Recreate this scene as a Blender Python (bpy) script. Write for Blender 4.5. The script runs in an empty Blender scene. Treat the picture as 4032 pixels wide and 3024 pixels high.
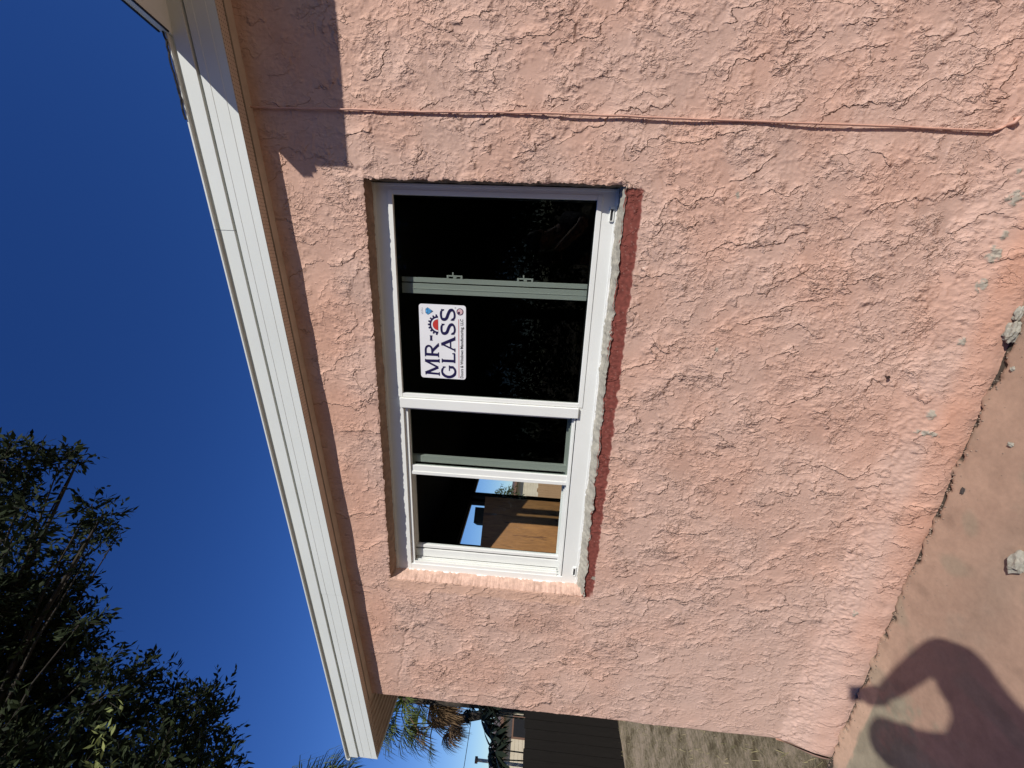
import bpy, bmesh, math, random
import numpy as np
from mathutils import Vector, Matrix
random.seed(7); rng = np.random.default_rng(11)
scene = bpy.context.scene
COL = scene.collection

# ------------------------------------------------------------------ camera, light, exposure
CAM = Vector((0.0, -1.63, 1.7))
RT = Vector((0.95099889, 0.3035417, 0.05885197))
UP = Vector((-0.03647903, -0.07886186, 0.99621789))
FW = Vector((-0.30703485, 0.94954897, 0.06392464))
SUN = Vector((-0.66397142, 0.50934737, -0.54745521)).normalized()   # direction the light travels
cd = bpy.data.cameras.new('camera'); cam = bpy.data.objects.new('camera', cd); COL.objects.link(cam)
cd.sensor_width = 36.0; cd.lens = 36.0 * 1560 / 4032; cd.clip_start = 0.002; cd.clip_end = 500
cam.matrix_world = Matrix(((-UP.x, RT.x, -FW.x, CAM.x), (-UP.y, RT.y, -FW.y, CAM.y), (-UP.z, RT.z, -FW.z, CAM.z), (0, 0, 0, 1)))
scene.camera = cam
w = bpy.data.worlds.new('World'); scene.world = w; w.use_nodes = True
wn = w.node_tree.nodes; wl = w.node_tree.links
bg = wn['Background']; sky = wn.new('ShaderNodeTexSky'); sky.sky_type = 'NISHITA'; sky.sun_disc = False
elev = math.asin(-SUN.z); tosun = -SUN
sky.sun_elevation = elev; sky.sun_rotation = math.atan2(tosun.x, tosun.y)
sky.altitude = 0; sky.air_density = 1.0; sky.dust_density = 0.1; sky.ozone_density = 6.0
hs = wn.new('ShaderNodeHueSaturation'); hs.inputs['Saturation'].default_value = 1.2; hs.inputs['Hue'].default_value = .518; wl.new(sky.outputs[0], hs.inputs['Color'])
wl.new(hs.outputs[0], bg.inputs[0]); bg.inputs[1].default_value = 0.097
sl = bpy.data.lights.new('sun', 'SUN'); so = bpy.data.objects.new('sun', sl); COL.objects.link(so)
sl.energy = 4.9; sl.angle = math.radians(0.53); sl.color = (1.0, 0.955, 0.89)
so.rotation_euler = Vector((0, 0, -1)).rotation_difference(SUN).to_euler(); so.location = (6, -6, 9)
scene.view_settings.view_transform = 'Standard'; scene.view_settings.look = 'None'
scene.view_settings.exposure = 0.0; scene.view_settings.gamma = 1.0
scene.cycles.max_bounces = 8; scene.cycles.transparent_max_bounces = 24

# ------------------------------------------------------------------ helpers
def tag(o, label=None, cat=None, group=None, kind=None):
    if label: o['label'] = label
    if cat: o['category'] = cat
    if group: o['group'] = group
    if kind: o['kind'] = kind
    return o
def link(o, parent=None):
    COL.objects.link(o)
    if parent is not None: o.parent = parent
    return o
def empty(name, loc=(0, 0, 0)):
    o = bpy.data.objects.new(name, None); o.location = loc; o.empty_display_size = .1
    return link(o)
def setp(o, parent):            # parent keeping world place (all parents unrotated, at their own location)
    o.parent = parent
    off = Vector((0, 0, 0)); p = parent
    while p is not None: off += p.location; p = p.parent
    o.location = o.location - off
    return o
def ray(px, py): # bearing of a point of the photograph, used to place far plants
    v = RT*(-(py-1512)) + UP*(-(px-2016)) + FW*1560; return v.normalized()
class MB:
    def __init__(s): s.v = []; s.f = []; s.sm = False
    def quad(s, a, b, c, d):
        n = len(s.v); s.v += [tuple(a), tuple(b), tuple(c), tuple(d)]; s.f.append((n, n+1, n+2, n+3)); return s
    def tri(s, a, b, c):
        n = len(s.v); s.v += [tuple(a), tuple(b), tuple(c)]; s.f.append((n, n+1, n+2)); return s
    def box(s, x0, x1, y0, y1, z0, z1):
        if x0 > x1: x0, x1 = x1, x0
        if y0 > y1: y0, y1 = y1, y0
        if z0 > z1: z0, z1 = z1, z0
        n = len(s.v)
        s.v += [(x0,y0,z0),(x1,y0,z0),(x1,y1,z0),(x0,y1,z0),(x0,y0,z1),(x1,y0,z1),(x1,y1,z1),(x0,y1,z1)]
        s.f += [(n,n+3,n+2,n+1),(n+4,n+5,n+6,n+7),(n,n+1,n+5,n+4),(n+1,n+2,n+6,n+5),(n+2,n+3,n+7,n+6),(n+3,n,n+4,n+7)]
        return s
    def tube(s, pts, rads, seg=8, cap=True):
        pts = [Vector(p) for p in pts]
        if not hasattr(rads, '__len__'): rads = [rads]*len(pts)
        rings = []; prev = None
        for i, p in enumerate(pts):
            a = pts[max(i-1, 0)]; b = pts[min(i+1, len(pts)-1)]; t = (b-a).normalized()
            ref = prev if prev is not None else (Vector((0, 0, 1)) if abs(t.z) < .9 else Vector((1, 0, 0)))
            u = (ref - t*ref.dot(t)).normalized(); v = t.cross(u); prev = u
            n = len(s.v); rings.append(n)
            for k in range(seg):
                an = 2*math.pi*k/seg; s.v.append(tuple(p + (u*math.cos(an)+v*math.sin(an))*rads[i]))
        for i in range(len(rings)-1):
            for k in range(seg):
                k2 = (k+1) % seg
                s.f.append((rings[i]+k, rings[i]+k2, rings[i+1]+k2, rings[i+1]+k))
        if cap:
            s.f.append(tuple(rings[0]+k for k in reversed(range(seg)))); s.f.append(tuple(rings[-1]+k for k in range(seg)))
        return s
    def extrude_x(s, prof, x0, x1, slope=0.0, xref=0.0):     # prof: closed list of (y, z)
        n = len(s.v); m = len(prof)
        for x in (x0, x1):
            for (y, z) in prof: s.v.append((x, y, z + slope*(x-xref)))
        for k in range(m):
            k2 = (k+1) % m; s.f.append((n+k, n+m+k, n+m+k2, n+k2))
        s.f.append(tuple(n+k for k in range(m))); s.f.append(tuple(n+m+k for k in reversed(range(m))))
        return s
    def build(s, name, mat, parent=None, smooth=False, bevel=0, origin=None):
        me = bpy.data.meshes.new(name)
        vs = s.v
        o = bpy.data.objects.new(name, me)
        if origin is not None:
            vs = [(a-origin[0], b-origin[1], c-origin[2]) for a, b, c in s.v]; o.location = origin
        me.from_pydata(vs, [], s.f); me.update()
        if mat is not None: me.materials.append(mat)
        COL.objects.link(o)
        if parent is not None: setp(o, parent)
        if bevel:
            m = o.modifiers.new('bevel', 'BEVEL'); m.width = bevel; m.segments = 2; m.limit_method = 'ANGLE'
        if smooth:
            for p in me.polygons: p.use_smooth = True
        return o
def nodes(name):
    m = bpy.data.materials.new(name); m.use_nodes = True
    nt = m.node_tree; return m, nt.nodes, nt.links, nt.nodes['Principled BSDF']
def N(nn, t, **k):
    n = nn.new(t)
    for a, b in k.items():
        if a in n.inputs: n.inputs[a].default_value = b
        else: setattr(n, a, b)
    return n
def mat(name, c, rough=.6, c2=None, scale=8, bump=0, bscale=120, spec=.4, detail=6, stretch=None, metal=0, ramp=(.35, .65)):
    m, nn, ll, b = nodes(name)
    b.inputs['Roughness'].default_value = rough; b.inputs['Specular IOR Level'].default_value = spec; b.inputs['Metallic'].default_value = metal
    tc = nn.new('ShaderNodeTexCoord'); src = tc.outputs['Object']
    if stretch:
        mp = nn.new('ShaderNodeMapping'); mp.inputs['Scale'].default_value = stretch; ll.new(src, mp.inputs[0]); src = mp.outputs[0]
    if c2 is None: c2 = tuple(x*.88 for x in c)
    nz = N(nn, 'ShaderNodeTexNoise', Scale=scale, Detail=detail); ll.new(src, nz.inputs['Vector'])
    rp = nn.new('ShaderNodeValToRGB'); rp.color_ramp.elements[0].position = ramp[0]; rp.color_ramp.elements[1].position = ramp[1]
    rp.color_ramp.elements[0].color = (*c2, 1); rp.color_ramp.elements[1].color = (*c, 1)
    ll.new(nz.outputs[0], rp.inputs[0]); ll.new(rp.outputs[0], b.inputs['Base Color'])
    if bump:
        n2 = N(nn, 'ShaderNodeTexNoise', Scale=bscale, Detail=4); ll.new(src, n2.inputs['Vector'])
        bp = N(nn, 'ShaderNodeBump', Strength=.6, Distance=bump); ll.new(n2.outputs[0], bp.inputs['Height']); ll.new(bp.outputs[0], b.inputs['Normal'])
    return m
def attrmat(name, rough=.85, bump=.0008, bscale=180, var=.12, spec=.25, vscale=35):
    m, nn, ll, b = nodes(name); b.inputs['Roughness'].default_value = rough; b.inputs['Specular IOR Level'].default_value = spec
    at = nn.new('ShaderNodeAttribute'); at.attribute_name = 'Col'
    tc = nn.new('ShaderNodeTexCoord')
    nz = N(nn, 'ShaderNodeTexNoise', Scale=vscale, Detail=8, Roughness=.65); ll.new(tc.outputs['Object'], nz.inputs['Vector'])
    mr = N(nn, 'ShaderNodeMapRange'); mr.inputs[1].default_value = .3; mr.inputs[2].default_value = .7; mr.inputs[3].default_value = 1-var; mr.inputs[4].default_value = 1+var
    ll.new(nz.outputs[0], mr.inputs[0])
    vm = nn.new('ShaderNodeVectorMath'); vm.operation = 'SCALE'; ll.new(at.outputs['Color'], vm.inputs[0]); ll.new(mr.outputs[0], vm.inputs['Scale'])
    ll.new(vm.outputs[0], b.inputs['Base Color'])
    n2 = N(nn, 'ShaderNodeTexNoise', Scale=bscale, Detail=5, Roughness=.6); ll.new(tc.outputs['Object'], n2.inputs['Vector'])
    bp = N(nn, 'ShaderNodeBump', Strength=.8, Distance=bump); ll.new(n2.outputs[0], bp.inputs['Height']); ll.new(bp.outputs[0], b.inputs['Normal'])
    return m
def leafmat(name, c, c2, rough=.45, trans=.25):
    m, nn, ll, b = nodes(name); b.inputs['Roughness'].default_value = rough; b.inputs['Specular IOR Level'].default_value = .12
    at = nn.new('ShaderNodeAttribute'); at.attribute_name = 'rnd'
    mx = nn.new('ShaderNodeMix'); mx.data_type = 'RGBA'; mx.inputs[6].default_value = (*c, 1); mx.inputs[7].default_value = (*c2, 1)
    ll.new(at.outputs['Fac'], mx.inputs[0]); ll.new(mx.outputs[2], b.inputs['Base Color'])
    tr = nn.new('ShaderNodeBsdfTranslucent'); ll.new(mx.outputs[2], tr.inputs[0])
    ms = nn.new('ShaderNodeMixShader'); ms.inputs[0].default_value = trans
    ll.new(b.outputs[0], ms.inputs[1]); ll.new(tr.outputs[0], ms.inputs[2]); ll.new(ms.outputs[0], nn['Material Output'].inputs[0])
    return m
def glassmat(name, tint):
    m, nn, ll, b = nodes(name); nn.remove(b)
    tr = nn.new('ShaderNodeBsdfTransparent'); tr.inputs[0].default_value = (*tint, 1)
    gl = nn.new('ShaderNodeBsdfGlossy'); gl.inputs['Roughness'].default_value = .004; gl.inputs[0].default_value = (.9, .95, 1, 1)
    lw_ = nn.new('ShaderNodeLayerWeight'); lw_.inputs[0].default_value = .5
    pw = nn.new('ShaderNodeMath'); pw.operation = 'POWER'; pw.inputs[1].default_value = 5; ll.new(lw_.outputs['Facing'], pw.inputs[0])
    fr = nn.new('ShaderNodeMath'); fr.operation = 'MULTIPLY_ADD'; fr.inputs[1].default_value = .5; fr.inputs[2].default_value = .011; ll.new(pw.outputs[0], fr.inputs[0])
    mx = nn.new('ShaderNodeMixShader'); ll.new(fr.outputs[0], mx.inputs[0]); ll.new(tr.outputs[0], mx.inputs[1]); ll.new(gl.outputs[0], mx.inputs[2])
    ll.new(mx.outputs[0], nn['Material Output'].inputs[0]); return m
def woodmat(name, a, b_, scale=3.0, stretch=(1, 1, .12), rough=.4):
    m, nn, ll, b = nodes(name); b.inputs['Roughness'].default_value = rough; b.inputs['Specular IOR Level'].default_value = .1 if rough > .7 else .4
    tc = nn.new('ShaderNodeTexCoord'); mp = nn.new('ShaderNodeMapping'); mp.inputs['Scale'].default_value = stretch; ll.new(tc.outputs['Object'], mp.inputs[0])
    nz = N(nn, 'ShaderNodeTexNoise', Scale=scale, Detail=8, Roughness=.6, Distortion=1.6); ll.new(mp.outputs[0], nz.inputs['Vector'])
    n3 = N(nn, 'ShaderNodeTexNoise', Scale=scale*9, Detail=6, Roughness=.7); ll.new(mp.outputs[0], n3.inputs['Vector'])
    ma = nn.new('ShaderNodeMath'); ma.operation = 'MULTIPLY_ADD'; ma.inputs[1].default_value = .35; ll.new(n3.outputs[0], ma.inputs[0]); ll.new(nz.outputs[0], ma.inputs[2])
    rp = nn.new('ShaderNodeValToRGB'); e = rp.color_ramp.elements; e[0].position = .5; e[0].color = (*b_, 1); e[1].position = .85; e[1].color = (*a, 1)
    k = e.new(.62); k.color = (*[x*.9 for x in a], 1); k = e.new(.68); k.color = (*[(x+y)*.5 for x, y in zip(a, b_)], 1)
    ll.new(ma.outputs[0], rp.inputs[0]); ll.new(rp.outputs[0], b.inputs['Base Color']); return m

# ------------------------------------------------------------------ random fields for relief
def grf(nx, nz, cell, wl_, bw=.45, ax=1.0, az=1.0, seed=0):
    r = np.random.default_rng(seed)
    F = np.fft.rfft2(r.standard_normal((nz, nx)))
    kx = np.fft.rfftfreq(nx, cell)[None, :]*ax; kz = np.fft.fftfreq(nz, cell)[:, None]*az
    k = np.sqrt(kx*kx+kz*kz)+1e-9; k0 = 1.0/wl_
    g = np.exp(-(np.log(k/k0)**2)/(2*bw*bw))
    o = np.fft.irfft2(F*g, s=(nz, nx)); o -= o.mean(); return o/o.std()
def sstep(a, b, x): t = np.clip((x-a)/(b-a), 0, 1); return t*t*(3-2*t)
def warp(f, dx, dz):
    nz_, nx_ = f.shape; jj, ii = np.meshgrid(np.arange(nx_), np.arange(nz_))
    x = np.clip(jj+dx, 0, nx_-1.001); z = np.clip(ii+dz, 0, nz_-1.001)
    x0 = x.astype(int); z0 = z.astype(int); fx = x-x0; fz = z-z0
    return (f[z0, x0]*(1-fx)+f[z0, x0+1]*fx)*(1-fz)+(f[z0+1, x0]*(1-fx)+f[z0+1, x0+1]*fx)*fz

# ================================================================== HOUSE
house = empty('house', (-2.54, 0, 0))
tag(house, 'pink stucco house with white fascia boards and a newly fitted four-pane window', 'house')
SL = 0.077; XR = 0.771; ZR = 2.84                       # rake line: bottom of the fascia
def zf(x): return ZR + SL*(x-XR)
XC = -2.54                                               # west corner
OX0, OX1, OZ0, OZ1 = -1.648, 0.262, 1.410, 2.410         # opening in the stucco
PINK = np.array([.56, .375, .297]); PINK2 = np.array([.56, .325, .235]); GREY = np.array([.36, .33, .265]); RED = np.array([.205, .058, .044])
CELL = .004
def lin(a, b, t): return a + (b-a)*t
x0w, x1w, z0w, z1w = XC, 1.30, -.03, 2.98
nx = int(round((x1w-x0w)/CELL))+1; nz = int(round((z1w-z0w)/CELL))+1
X = x0w + np.arange(nx)*CELL; Z = z0w + np.arange(nz)*CELL
XX, ZZ = np.meshgrid(X, Z)
wx = grf(nx, nz, CELL, .07, seed=1); wz = grf(nx, nz, CELL, .07, seed=2)
wx2 = grf(nx, nz, CELL, .022, seed=3); wz2 = grf(nx, nz, CELL, .022, seed=4)
def terr(wl_, n, seed, ax, az, d1=3.2, d2=1.5):
    f = grf(nx, nz, CELL, wl_, .5, ax, az, seed)
    f = warp(f, wx*d1+wx2*d2, wz*d1+wz2*d2)*n
    s = f-np.floor(f)
    return np.minimum(s**2.2, (1-s)*11)                        # slow rise, sharp drop: one-sided trowel edges
m1 = sstep(-.1, 1.0, grf(nx, nz, CELL, .16, seed=20)+.4*grf(nx, nz, CELL, .03, seed=30)); m2 = sstep(.1, 1.1, grf(nx, nz, CELL, .22, seed=21)+.4*wx2); m3 = sstep(-.2, .9, grf(nx, nz, CELL, .12, seed=22)+.5*wz2)
m4 = sstep(.2, 1.2, grf(nx, nz, CELL, .3, seed=23))
fade = sstep(-.5, .9, grf(nx, nz, CELL, .055, seed=31))
H = (.0034*terr(.20, .55, 5, .8, 1.5)*m1*fade + .0030*terr(.16, .5, 6, .9, 1.3)*m2*sstep(-.6, .7, wz)
     + .0008*terr(.07, .5, 7, .8, 1.3)*m3*fade
     + .0010*np.maximum(0, grf(nx, nz, CELL, .022, .35, .8, 1.3, seed=8)-.3)*m4
     + .0005*np.maximum(0, grf(nx, nz, CELL, .016, .35, .9, 1.2, seed=9)-.5)*m2
     + .0026*grf(nx, nz, CELL, .45, seed=10)*.5 + .00012*grf(nx, nz, CELL, .010, seed=11))
rid = grf(nx, nz, CELL, .20, .5, seed=40); rid = warp(rid, wx*5+wx2*2.2, wz*5+wz2*2.2)
H += .0022*np.exp(-(rid/.05)**2)*sstep(.1, .9, grf(nx, nz, CELL, .14, seed=41))
# calmer at the lower left, where the trowel was flatter; flat patches by the upper corner of the opening
calm = 1 - .45*sstep(0, 1, (-XX-1.2)/1.2)*sstep(0, 1, (1.5-ZZ)/1.0)
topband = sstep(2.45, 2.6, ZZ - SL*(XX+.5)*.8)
H *= calm*(1-.35*topband)
# cracks running down beside the rake and under the window corner
def crack(pts, depth, wdt, seed):
    global H
    r = random.Random(seed); P = [Vector((a, b)) for a, b in pts]; fine = [P[0]]
    for a, b in zip(P, P[1:]):
        n = max(2, int((b-a).length/.014)); nr = Vector((-(b-a).y, (b-a).x)).normalized()
        for k in range(1, n+1): fine.append(a.lerp(b, k/n) + nr*r.gauss(0, .0045))
    for a, b in zip(fine, fine[1:]):
        cx, cz = (a+b)/2; i0 = int((cz-z0w)/CELL); j0 = int((cx-x0w)/CELL); R_ = 6
        if i0 < R_ or j0 < R_ or i0 > nz-R_-1 or j0 > nx-R_-1: continue
        sx = XX[i0-R_:i0+R_+1, j0-R_:j0+R_+1]; sz = ZZ[i0-R_:i0+R_+1, j0-R_:j0+R_+1]
        ab = b-a; L2 = ab.length_squared+1e-9
        t = np.clip(((sx-a.x)*ab.x+(sz-a.y)*ab.y)/L2, 0, 1)
        d = np.hypot(sx-(a.x+t*ab.x), sz-(a.y+t*ab.y))
        H[i0-R_:i0+R_+1, j0-R_:j0+R_+1] -= depth*np.exp(-(d/wdt)**2)*.45
crack([(-1.74, 2.36), (-1.78, 2.28), (-1.86, 2.30), (-1.95, 2.31), (-2.05, 2.36), (-2.2, 2.37), (-2.34, 2.4), (-2.45, 2.41)], .004, .005, 3)
crack([(-1.70, 2.50), (-1.82, 2.46), (-1.9, 2.43)], .003, .004, 4)
crack([(.30, 2.36), (.28, 2.46), (.29, 2.53), (.18, 2.5)], .004, .004, 5)
crack([(-.16, 2.43), (-.1, 2.45), (-.02, 2.44), (.06, 2.47)], .0035, .004, 6)
crack([(.3, 1.30), (.12, 1.22), (-.05, 1.26), (-.2, 1.2)], .003, .004, 7)
crack([(-.9, 1.02), (-1.2, .98), (-1.35, 1.04)], .003, .004, 8)
crack([(-.3, .42), (-.55, .40), (-.8, .46), (-.95, .44)], .003, .004, 9)
# red strip where the old sill stood, smoother; pale smooth band by the left jamb
edge_n = .0022*grf(nx, nz, CELL, .09, seed=50); edge_f = .0013*grf(nx, nz, CELL, .028, seed=51)
redm = sstep(0, .004, (ZZ-(1.352+edge_n+edge_f)))*sstep(0, .004, 1.44-ZZ)*sstep(0, .004, XX+1.655+edge_f)*sstep(0, .004, .252+edge_f-XX)
redm *= 1-sstep(.5, .9, -(XX+1.55)/.11)*sstep(1.375, 1.36, ZZ)*.9
H = H*(1-.55*redm) - .0015*redm
jamb = sstep(-1.725, -1.70, XX+edge_f*2)*sstep(-1.62, -1.64, XX)*sstep(1.40, 1.42, ZZ)*sstep(2.44, 2.42, ZZ)
H *= 1-.5*jamb
# lower edge: weathered flare of the footing
flare = .048*sstep(.250, .060, ZZ+.0012*wz) + .016*sstep(.11, .0, ZZ)
fl = sstep(.24, .20, ZZ)
combed = .00045*grf(nx, nz, CELL, .017, .5, .8, 2.0, seed=60)*fl*sstep(-1.2, .8, grf(nx, nz, CELL, .13, seed=63)) + .0009*grf(nx, nz, CELL, .035, .5, seed=61)*sstep(.22, .18, ZZ)*sstep(.09, .14, ZZ) + .0008*grf(nx, nz, CELL, .12, .4, seed=62)*fl
H = H*(1-.45*fl) + combed + .004*np.exp(-((ZZ-.205-.01*wx)/.012)**2)*.8
# thin painted holes / bumps
# colour
tone = grf(nx, nz, CELL, .6, seed=70)*.5+grf(nx, nz, CELL, .16, seed=71)*.5
brush = grf(nx, nz, CELL, .05, .6, .25, 1.4, seed=72)
C = PINK[None, None, :]*(1+.035*tone+.02*brush)[..., None]
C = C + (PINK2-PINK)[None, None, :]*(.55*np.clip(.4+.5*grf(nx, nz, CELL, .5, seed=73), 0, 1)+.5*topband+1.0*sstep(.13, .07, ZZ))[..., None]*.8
C = C*(1+.0*ZZ)[..., None]
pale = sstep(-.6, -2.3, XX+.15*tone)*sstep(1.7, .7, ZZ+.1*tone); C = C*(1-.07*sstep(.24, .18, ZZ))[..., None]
C = lin(C, np.array([.60, .425, .355])[None, None, :], (pale*.6)[..., None])  # lens glare at the lower left, painted in as paler stucco
C = lin(C, np.array([.62, .39, .28])[None, None, :], (jamb*.7)[..., None])
C = lin(C, RED[None, None, :]*(1+.12*grf(nx, nz, CELL, .03, seed=74))[..., None], redm[..., None])
spl = sstep(1.9, 2.3, grf(nx, nz, CELL, .012, seed=75)); C = lin(C, np.array([.5, .32, .26])[None, None, :], (spl*redm*.35)[..., None])
for (cx, cz, rx, rz) in [(.25,.13,.022,.016),(.133,.121,.014,.009),(.065,.128,.026,.016),(-.038,.129,.020,.014),(-.243,.121,.015,.01),(-.541,.127,.020,.012),(-.62,.12,.012,.03),(-1.567,.123,.016,.009),(.333,.145,.010,.006),(.24,1.02,.012,.006),(-.33,.985,.011,.006),(-1.53,1.36,.012,.010)]:
    d = ((XX-cx)/rx)**2+((ZZ-cz)/rz)**2 + .8*wx2*.5+.5*wz2*.4
    g = sstep(1.15, .75, d)
    C = lin(C, GREY[None, None, :]*(1+.12*wx2)[..., None], (g*.92)[..., None]); H += g*.004*(1+.4*wz2)*(cz < .3)
for (cx, cz, r_) in [(.235, 1.985, .02), (.215, 2.0, .012), (-.02, 1.315, .006), (-2.05, 2.42, .004)]:
    g = sstep(1.1, .5, ((XX-cx)/r_)**2+((ZZ-cz)/(r_*.7))**2+.7*wx2)
    C = lin(C, np.array([.72, .66, .6])[None, None, :], (g*.7)[..., None])
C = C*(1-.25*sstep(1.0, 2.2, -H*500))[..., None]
YY = -(flare) - H
# round the outside corner, close to the opening keep to the reveal edge
YY += .016*np.clip(1-(XX-XC)/.016, 0, 1)**2
ztop = zf(XX)+.06
ox_j0 = OX0+edge_f+edge_n*.6; ox_j1 = OX1+edge_f+edge_n*.8; oz_j0 = 1.419-.016*(-(XX-.26)/1.9)+edge_f+edge_n; oz_j1 = OZ1+edge_f*.9+edge_n*.5+.006*(-(XX)/1.6)
inside = (XX > ox_j0) & (XX < ox_j1) & (ZZ > oz_j0) & (ZZ < oz_j1)
keepv = (~inside) & (ZZ < ztop)
fk = keepv[:-1, :-1] & keepv[1:, :-1] & keepv[:-1, 1:] & keepv[1:, 1:]
# vertices at the rim of the opening fold inward to make the broken render edge
rim = np.zeros_like(inside)
allf = fk
vin = np.zeros((nz, nx), int)
for a, b in ((0, 0), (1, 0), (0, 1), (1, 1)): vin[a:nz-1+a, b:nx-1+b] += allf
idx = -np.ones((nz, nx), int); used = vin > 0; idx[used] = np.arange(used.sum())
ii, jj = np.nonzero(fk)
faces = np.stack([idx[ii, jj], idx[ii, jj+1], idx[ii+1, jj+1], idx[ii+1, jj]], 1)
XP = XX.copy(); ZP = ZZ.copy(); rimv = used & (vin < 4); q_ = 1.6*CELL
mid = (ZZ > oz_j0-q_) & (ZZ < oz_j1+q_); midx = (XX > ox_j0-q_) & (XX < ox_j1+q_)
for cond, tgt, A_ in ((rimv & mid & (np.abs(XX-ox_j0) < q_) & (XX <= ox_j0+1e-6), ox_j0, XP), (rimv & mid & (np.abs(XX-ox_j1) < q_) & (XX >= ox_j1-1e-6), ox_j1, XP), (rimv & midx & (np.abs(ZZ-oz_j0) < q_) & (ZZ <= oz_j0+1e-6), oz_j0, ZP), (rimv & midx & (np.abs(ZZ-oz_j1) < q_) & (ZZ >= oz_j1-1e-6), oz_j1, ZP)):
    A_[cond] = tgt[cond]
# the rim rolls back a little into the opening
YY = YY + .002*rimv*mid*midx
co = np.stack([XP[used], YY[used], ZP[used]], 1)
def npmesh(name, co, faces, m, cols=None, smooth=True):
    me = bpy.data.meshes.new(name); nf = len(faces); k = faces.shape[1]
    me.vertices.add(len(co)); me.vertices.foreach_set('co', co.astype(np.float32).ravel())
    me.loops.add(nf*k); me.loops.foreach_set('vertex_index', faces.astype(np.int32).ravel())
    me.polygons.add(nf); me.polygons.foreach_set('loop_start', np.arange(nf, dtype=np.int32)*k)
    try: me.polygons.foreach_set('loop_total', np.full(nf, k, dtype=np.int32))
    except Exception: pass
    me.polygons.foreach_set('use_smooth', np.full(nf, smooth))
    if cols is not None:
        at = me.color_attributes.new('Col', 'FLOAT_COLOR', 'POINT')
        at.data.foreach_set('color', np.concatenate([cols, np.ones((len(cols), 1))], 1).astype(np.float32).ravel())
    me.update(); me.validate(); me.materials.append(m); return me
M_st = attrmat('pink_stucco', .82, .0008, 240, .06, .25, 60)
def trowel(m):     # fine relief: one-sided trowel edges and clustered grain, as bump on the displaced mesh
    nn, ll = m.node_tree.nodes, m.node_tree.links; old = [n for n in nn if n.type == 'BUMP'][0]
    tc = nn.new('ShaderNodeTexCoord'); tot = None
    def math_(op, a, b_=None, c_=None):
        n = nn.new('ShaderNodeMath'); n.operation = op
        for i, v in enumerate((a, b_, c_)):
            if v is None: continue
            if hasattr(v, 'is_linked') or hasattr(v, 'links'): ll.new(v, n.inputs[i])
            else: n.inputs[i].default_value = v
        return n.outputs[0]
    def noise(scale, det, rough, dist=0, vec=None, off=0):
        mp = nn.new('ShaderNodeMapping'); mp.inputs['Location'].default_value = (off, off*2, off*.7); mp.inputs['Scale'].default_value = vec or (1, 1, 1)
        ll.new(tc.outputs['Object'], mp.inputs[0]); n = N(nn, 'ShaderNodeTexNoise', Scale=scale, Detail=det, Roughness=rough, Distortion=dist); ll.new(mp.outputs[0], n.inputs['Vector']); return n.outputs[0]
    sep = nn.new('ShaderNodeSeparateXYZ'); ll.new(tc.outputs['Object'], sep.inputs[0])
    def layer(scale, mult, bias, amp, mscale, m0, m1_, off, det=7):
        n = noise(scale, det, .56, .25, (1.15, 1, .8), off)
        g = math_('MULTIPLY_ADD', sep.outputs[0], -bias, math_('MULTIPLY', sep.outputs[2], -bias*.5))
        f = math_('FRACT', math_('MULTIPLY_ADD', n, mult, g))
        s_ = math_('MINIMUM', math_('POWER', f, 3.2), math_('MULTIPLY', math_('SUBTRACT', 1.0, f), 14.0))
        mk = nn.new('ShaderNodeMapRange'); mk.interpolation_type = 'SMOOTHSTEP'; mk.inputs[1].default_value = m0; mk.inputs[2].default_value = m1_
        ll.new(noise(mscale, 3, .5, 0, None, off+3), mk.inputs[0])
        return math_('MULTIPLY', math_('MULTIPLY', s_, mk.outputs[0]), amp)
    h = layer(4.0, 4.2, 5.0, .0085, 9, .44, .58, 1.3, 6)
    h = math_('ADD', h, layer(7.5, 4.5, 7.0, .0065, 12, .46, .60, 7.1, 6))
    h = math_('ADD', h, layer(16, 4.0, 9.0, .0034, 7, .48, .58, 4.4, 4))
    gr = nn.new('ShaderNodeMapRange'); gr.inputs[1].default_value = .50; gr.inputs[2].default_value = .72; ll.new(noise(75, 3, .6, .4, (1, 1, .8), 9), gr.inputs[0])
    gm = nn.new('ShaderNodeMapRange'); gm.interpolation_type = 'SMOOTHSTEP'; gm.inputs[1].default_value = .46; gm.inputs[2].default_value = .58; ll.new(noise(8, 4, .6, 0, None, 2), gm.inputs[0])
    h = math_('ADD', h, math_('MULTIPLY', math_('MULTIPLY', gr.outputs[0], gm.outputs[0]), .0028))
    ca = nn.new('ShaderNodeAttribute'); ca.attribute_name = 'relief'
    h = math_('MULTIPLY', h, ca.outputs['Fac'])
    bp = N(nn, 'ShaderNodeBump', Strength=1.0, Distance=1.3); ll.new(h, bp.inputs['Height']); ll.new(bp.outputs[0], old.inputs['Normal'])
trowel(M_st)
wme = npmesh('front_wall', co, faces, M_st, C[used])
relief = (1-.72*redm)*(1-.6*jamb)*(1-.35*sstep(.24, .19, ZZ))*(1-.4*topband)*calm*(1-.35*sstep(.2, 1.3, grf(nx, nz, CELL, .4, seed=91)))
at_r = wme.attributes.new('relief', 'FLOAT', 'POINT')
if len(at_r.data) == used.sum(): at_r.data.foreach_set('value', relief[used].astype(np.float32))
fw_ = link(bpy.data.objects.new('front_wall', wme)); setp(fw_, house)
fw_['label'] = 'front wall of pink skip-trowelled stucco'
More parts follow.
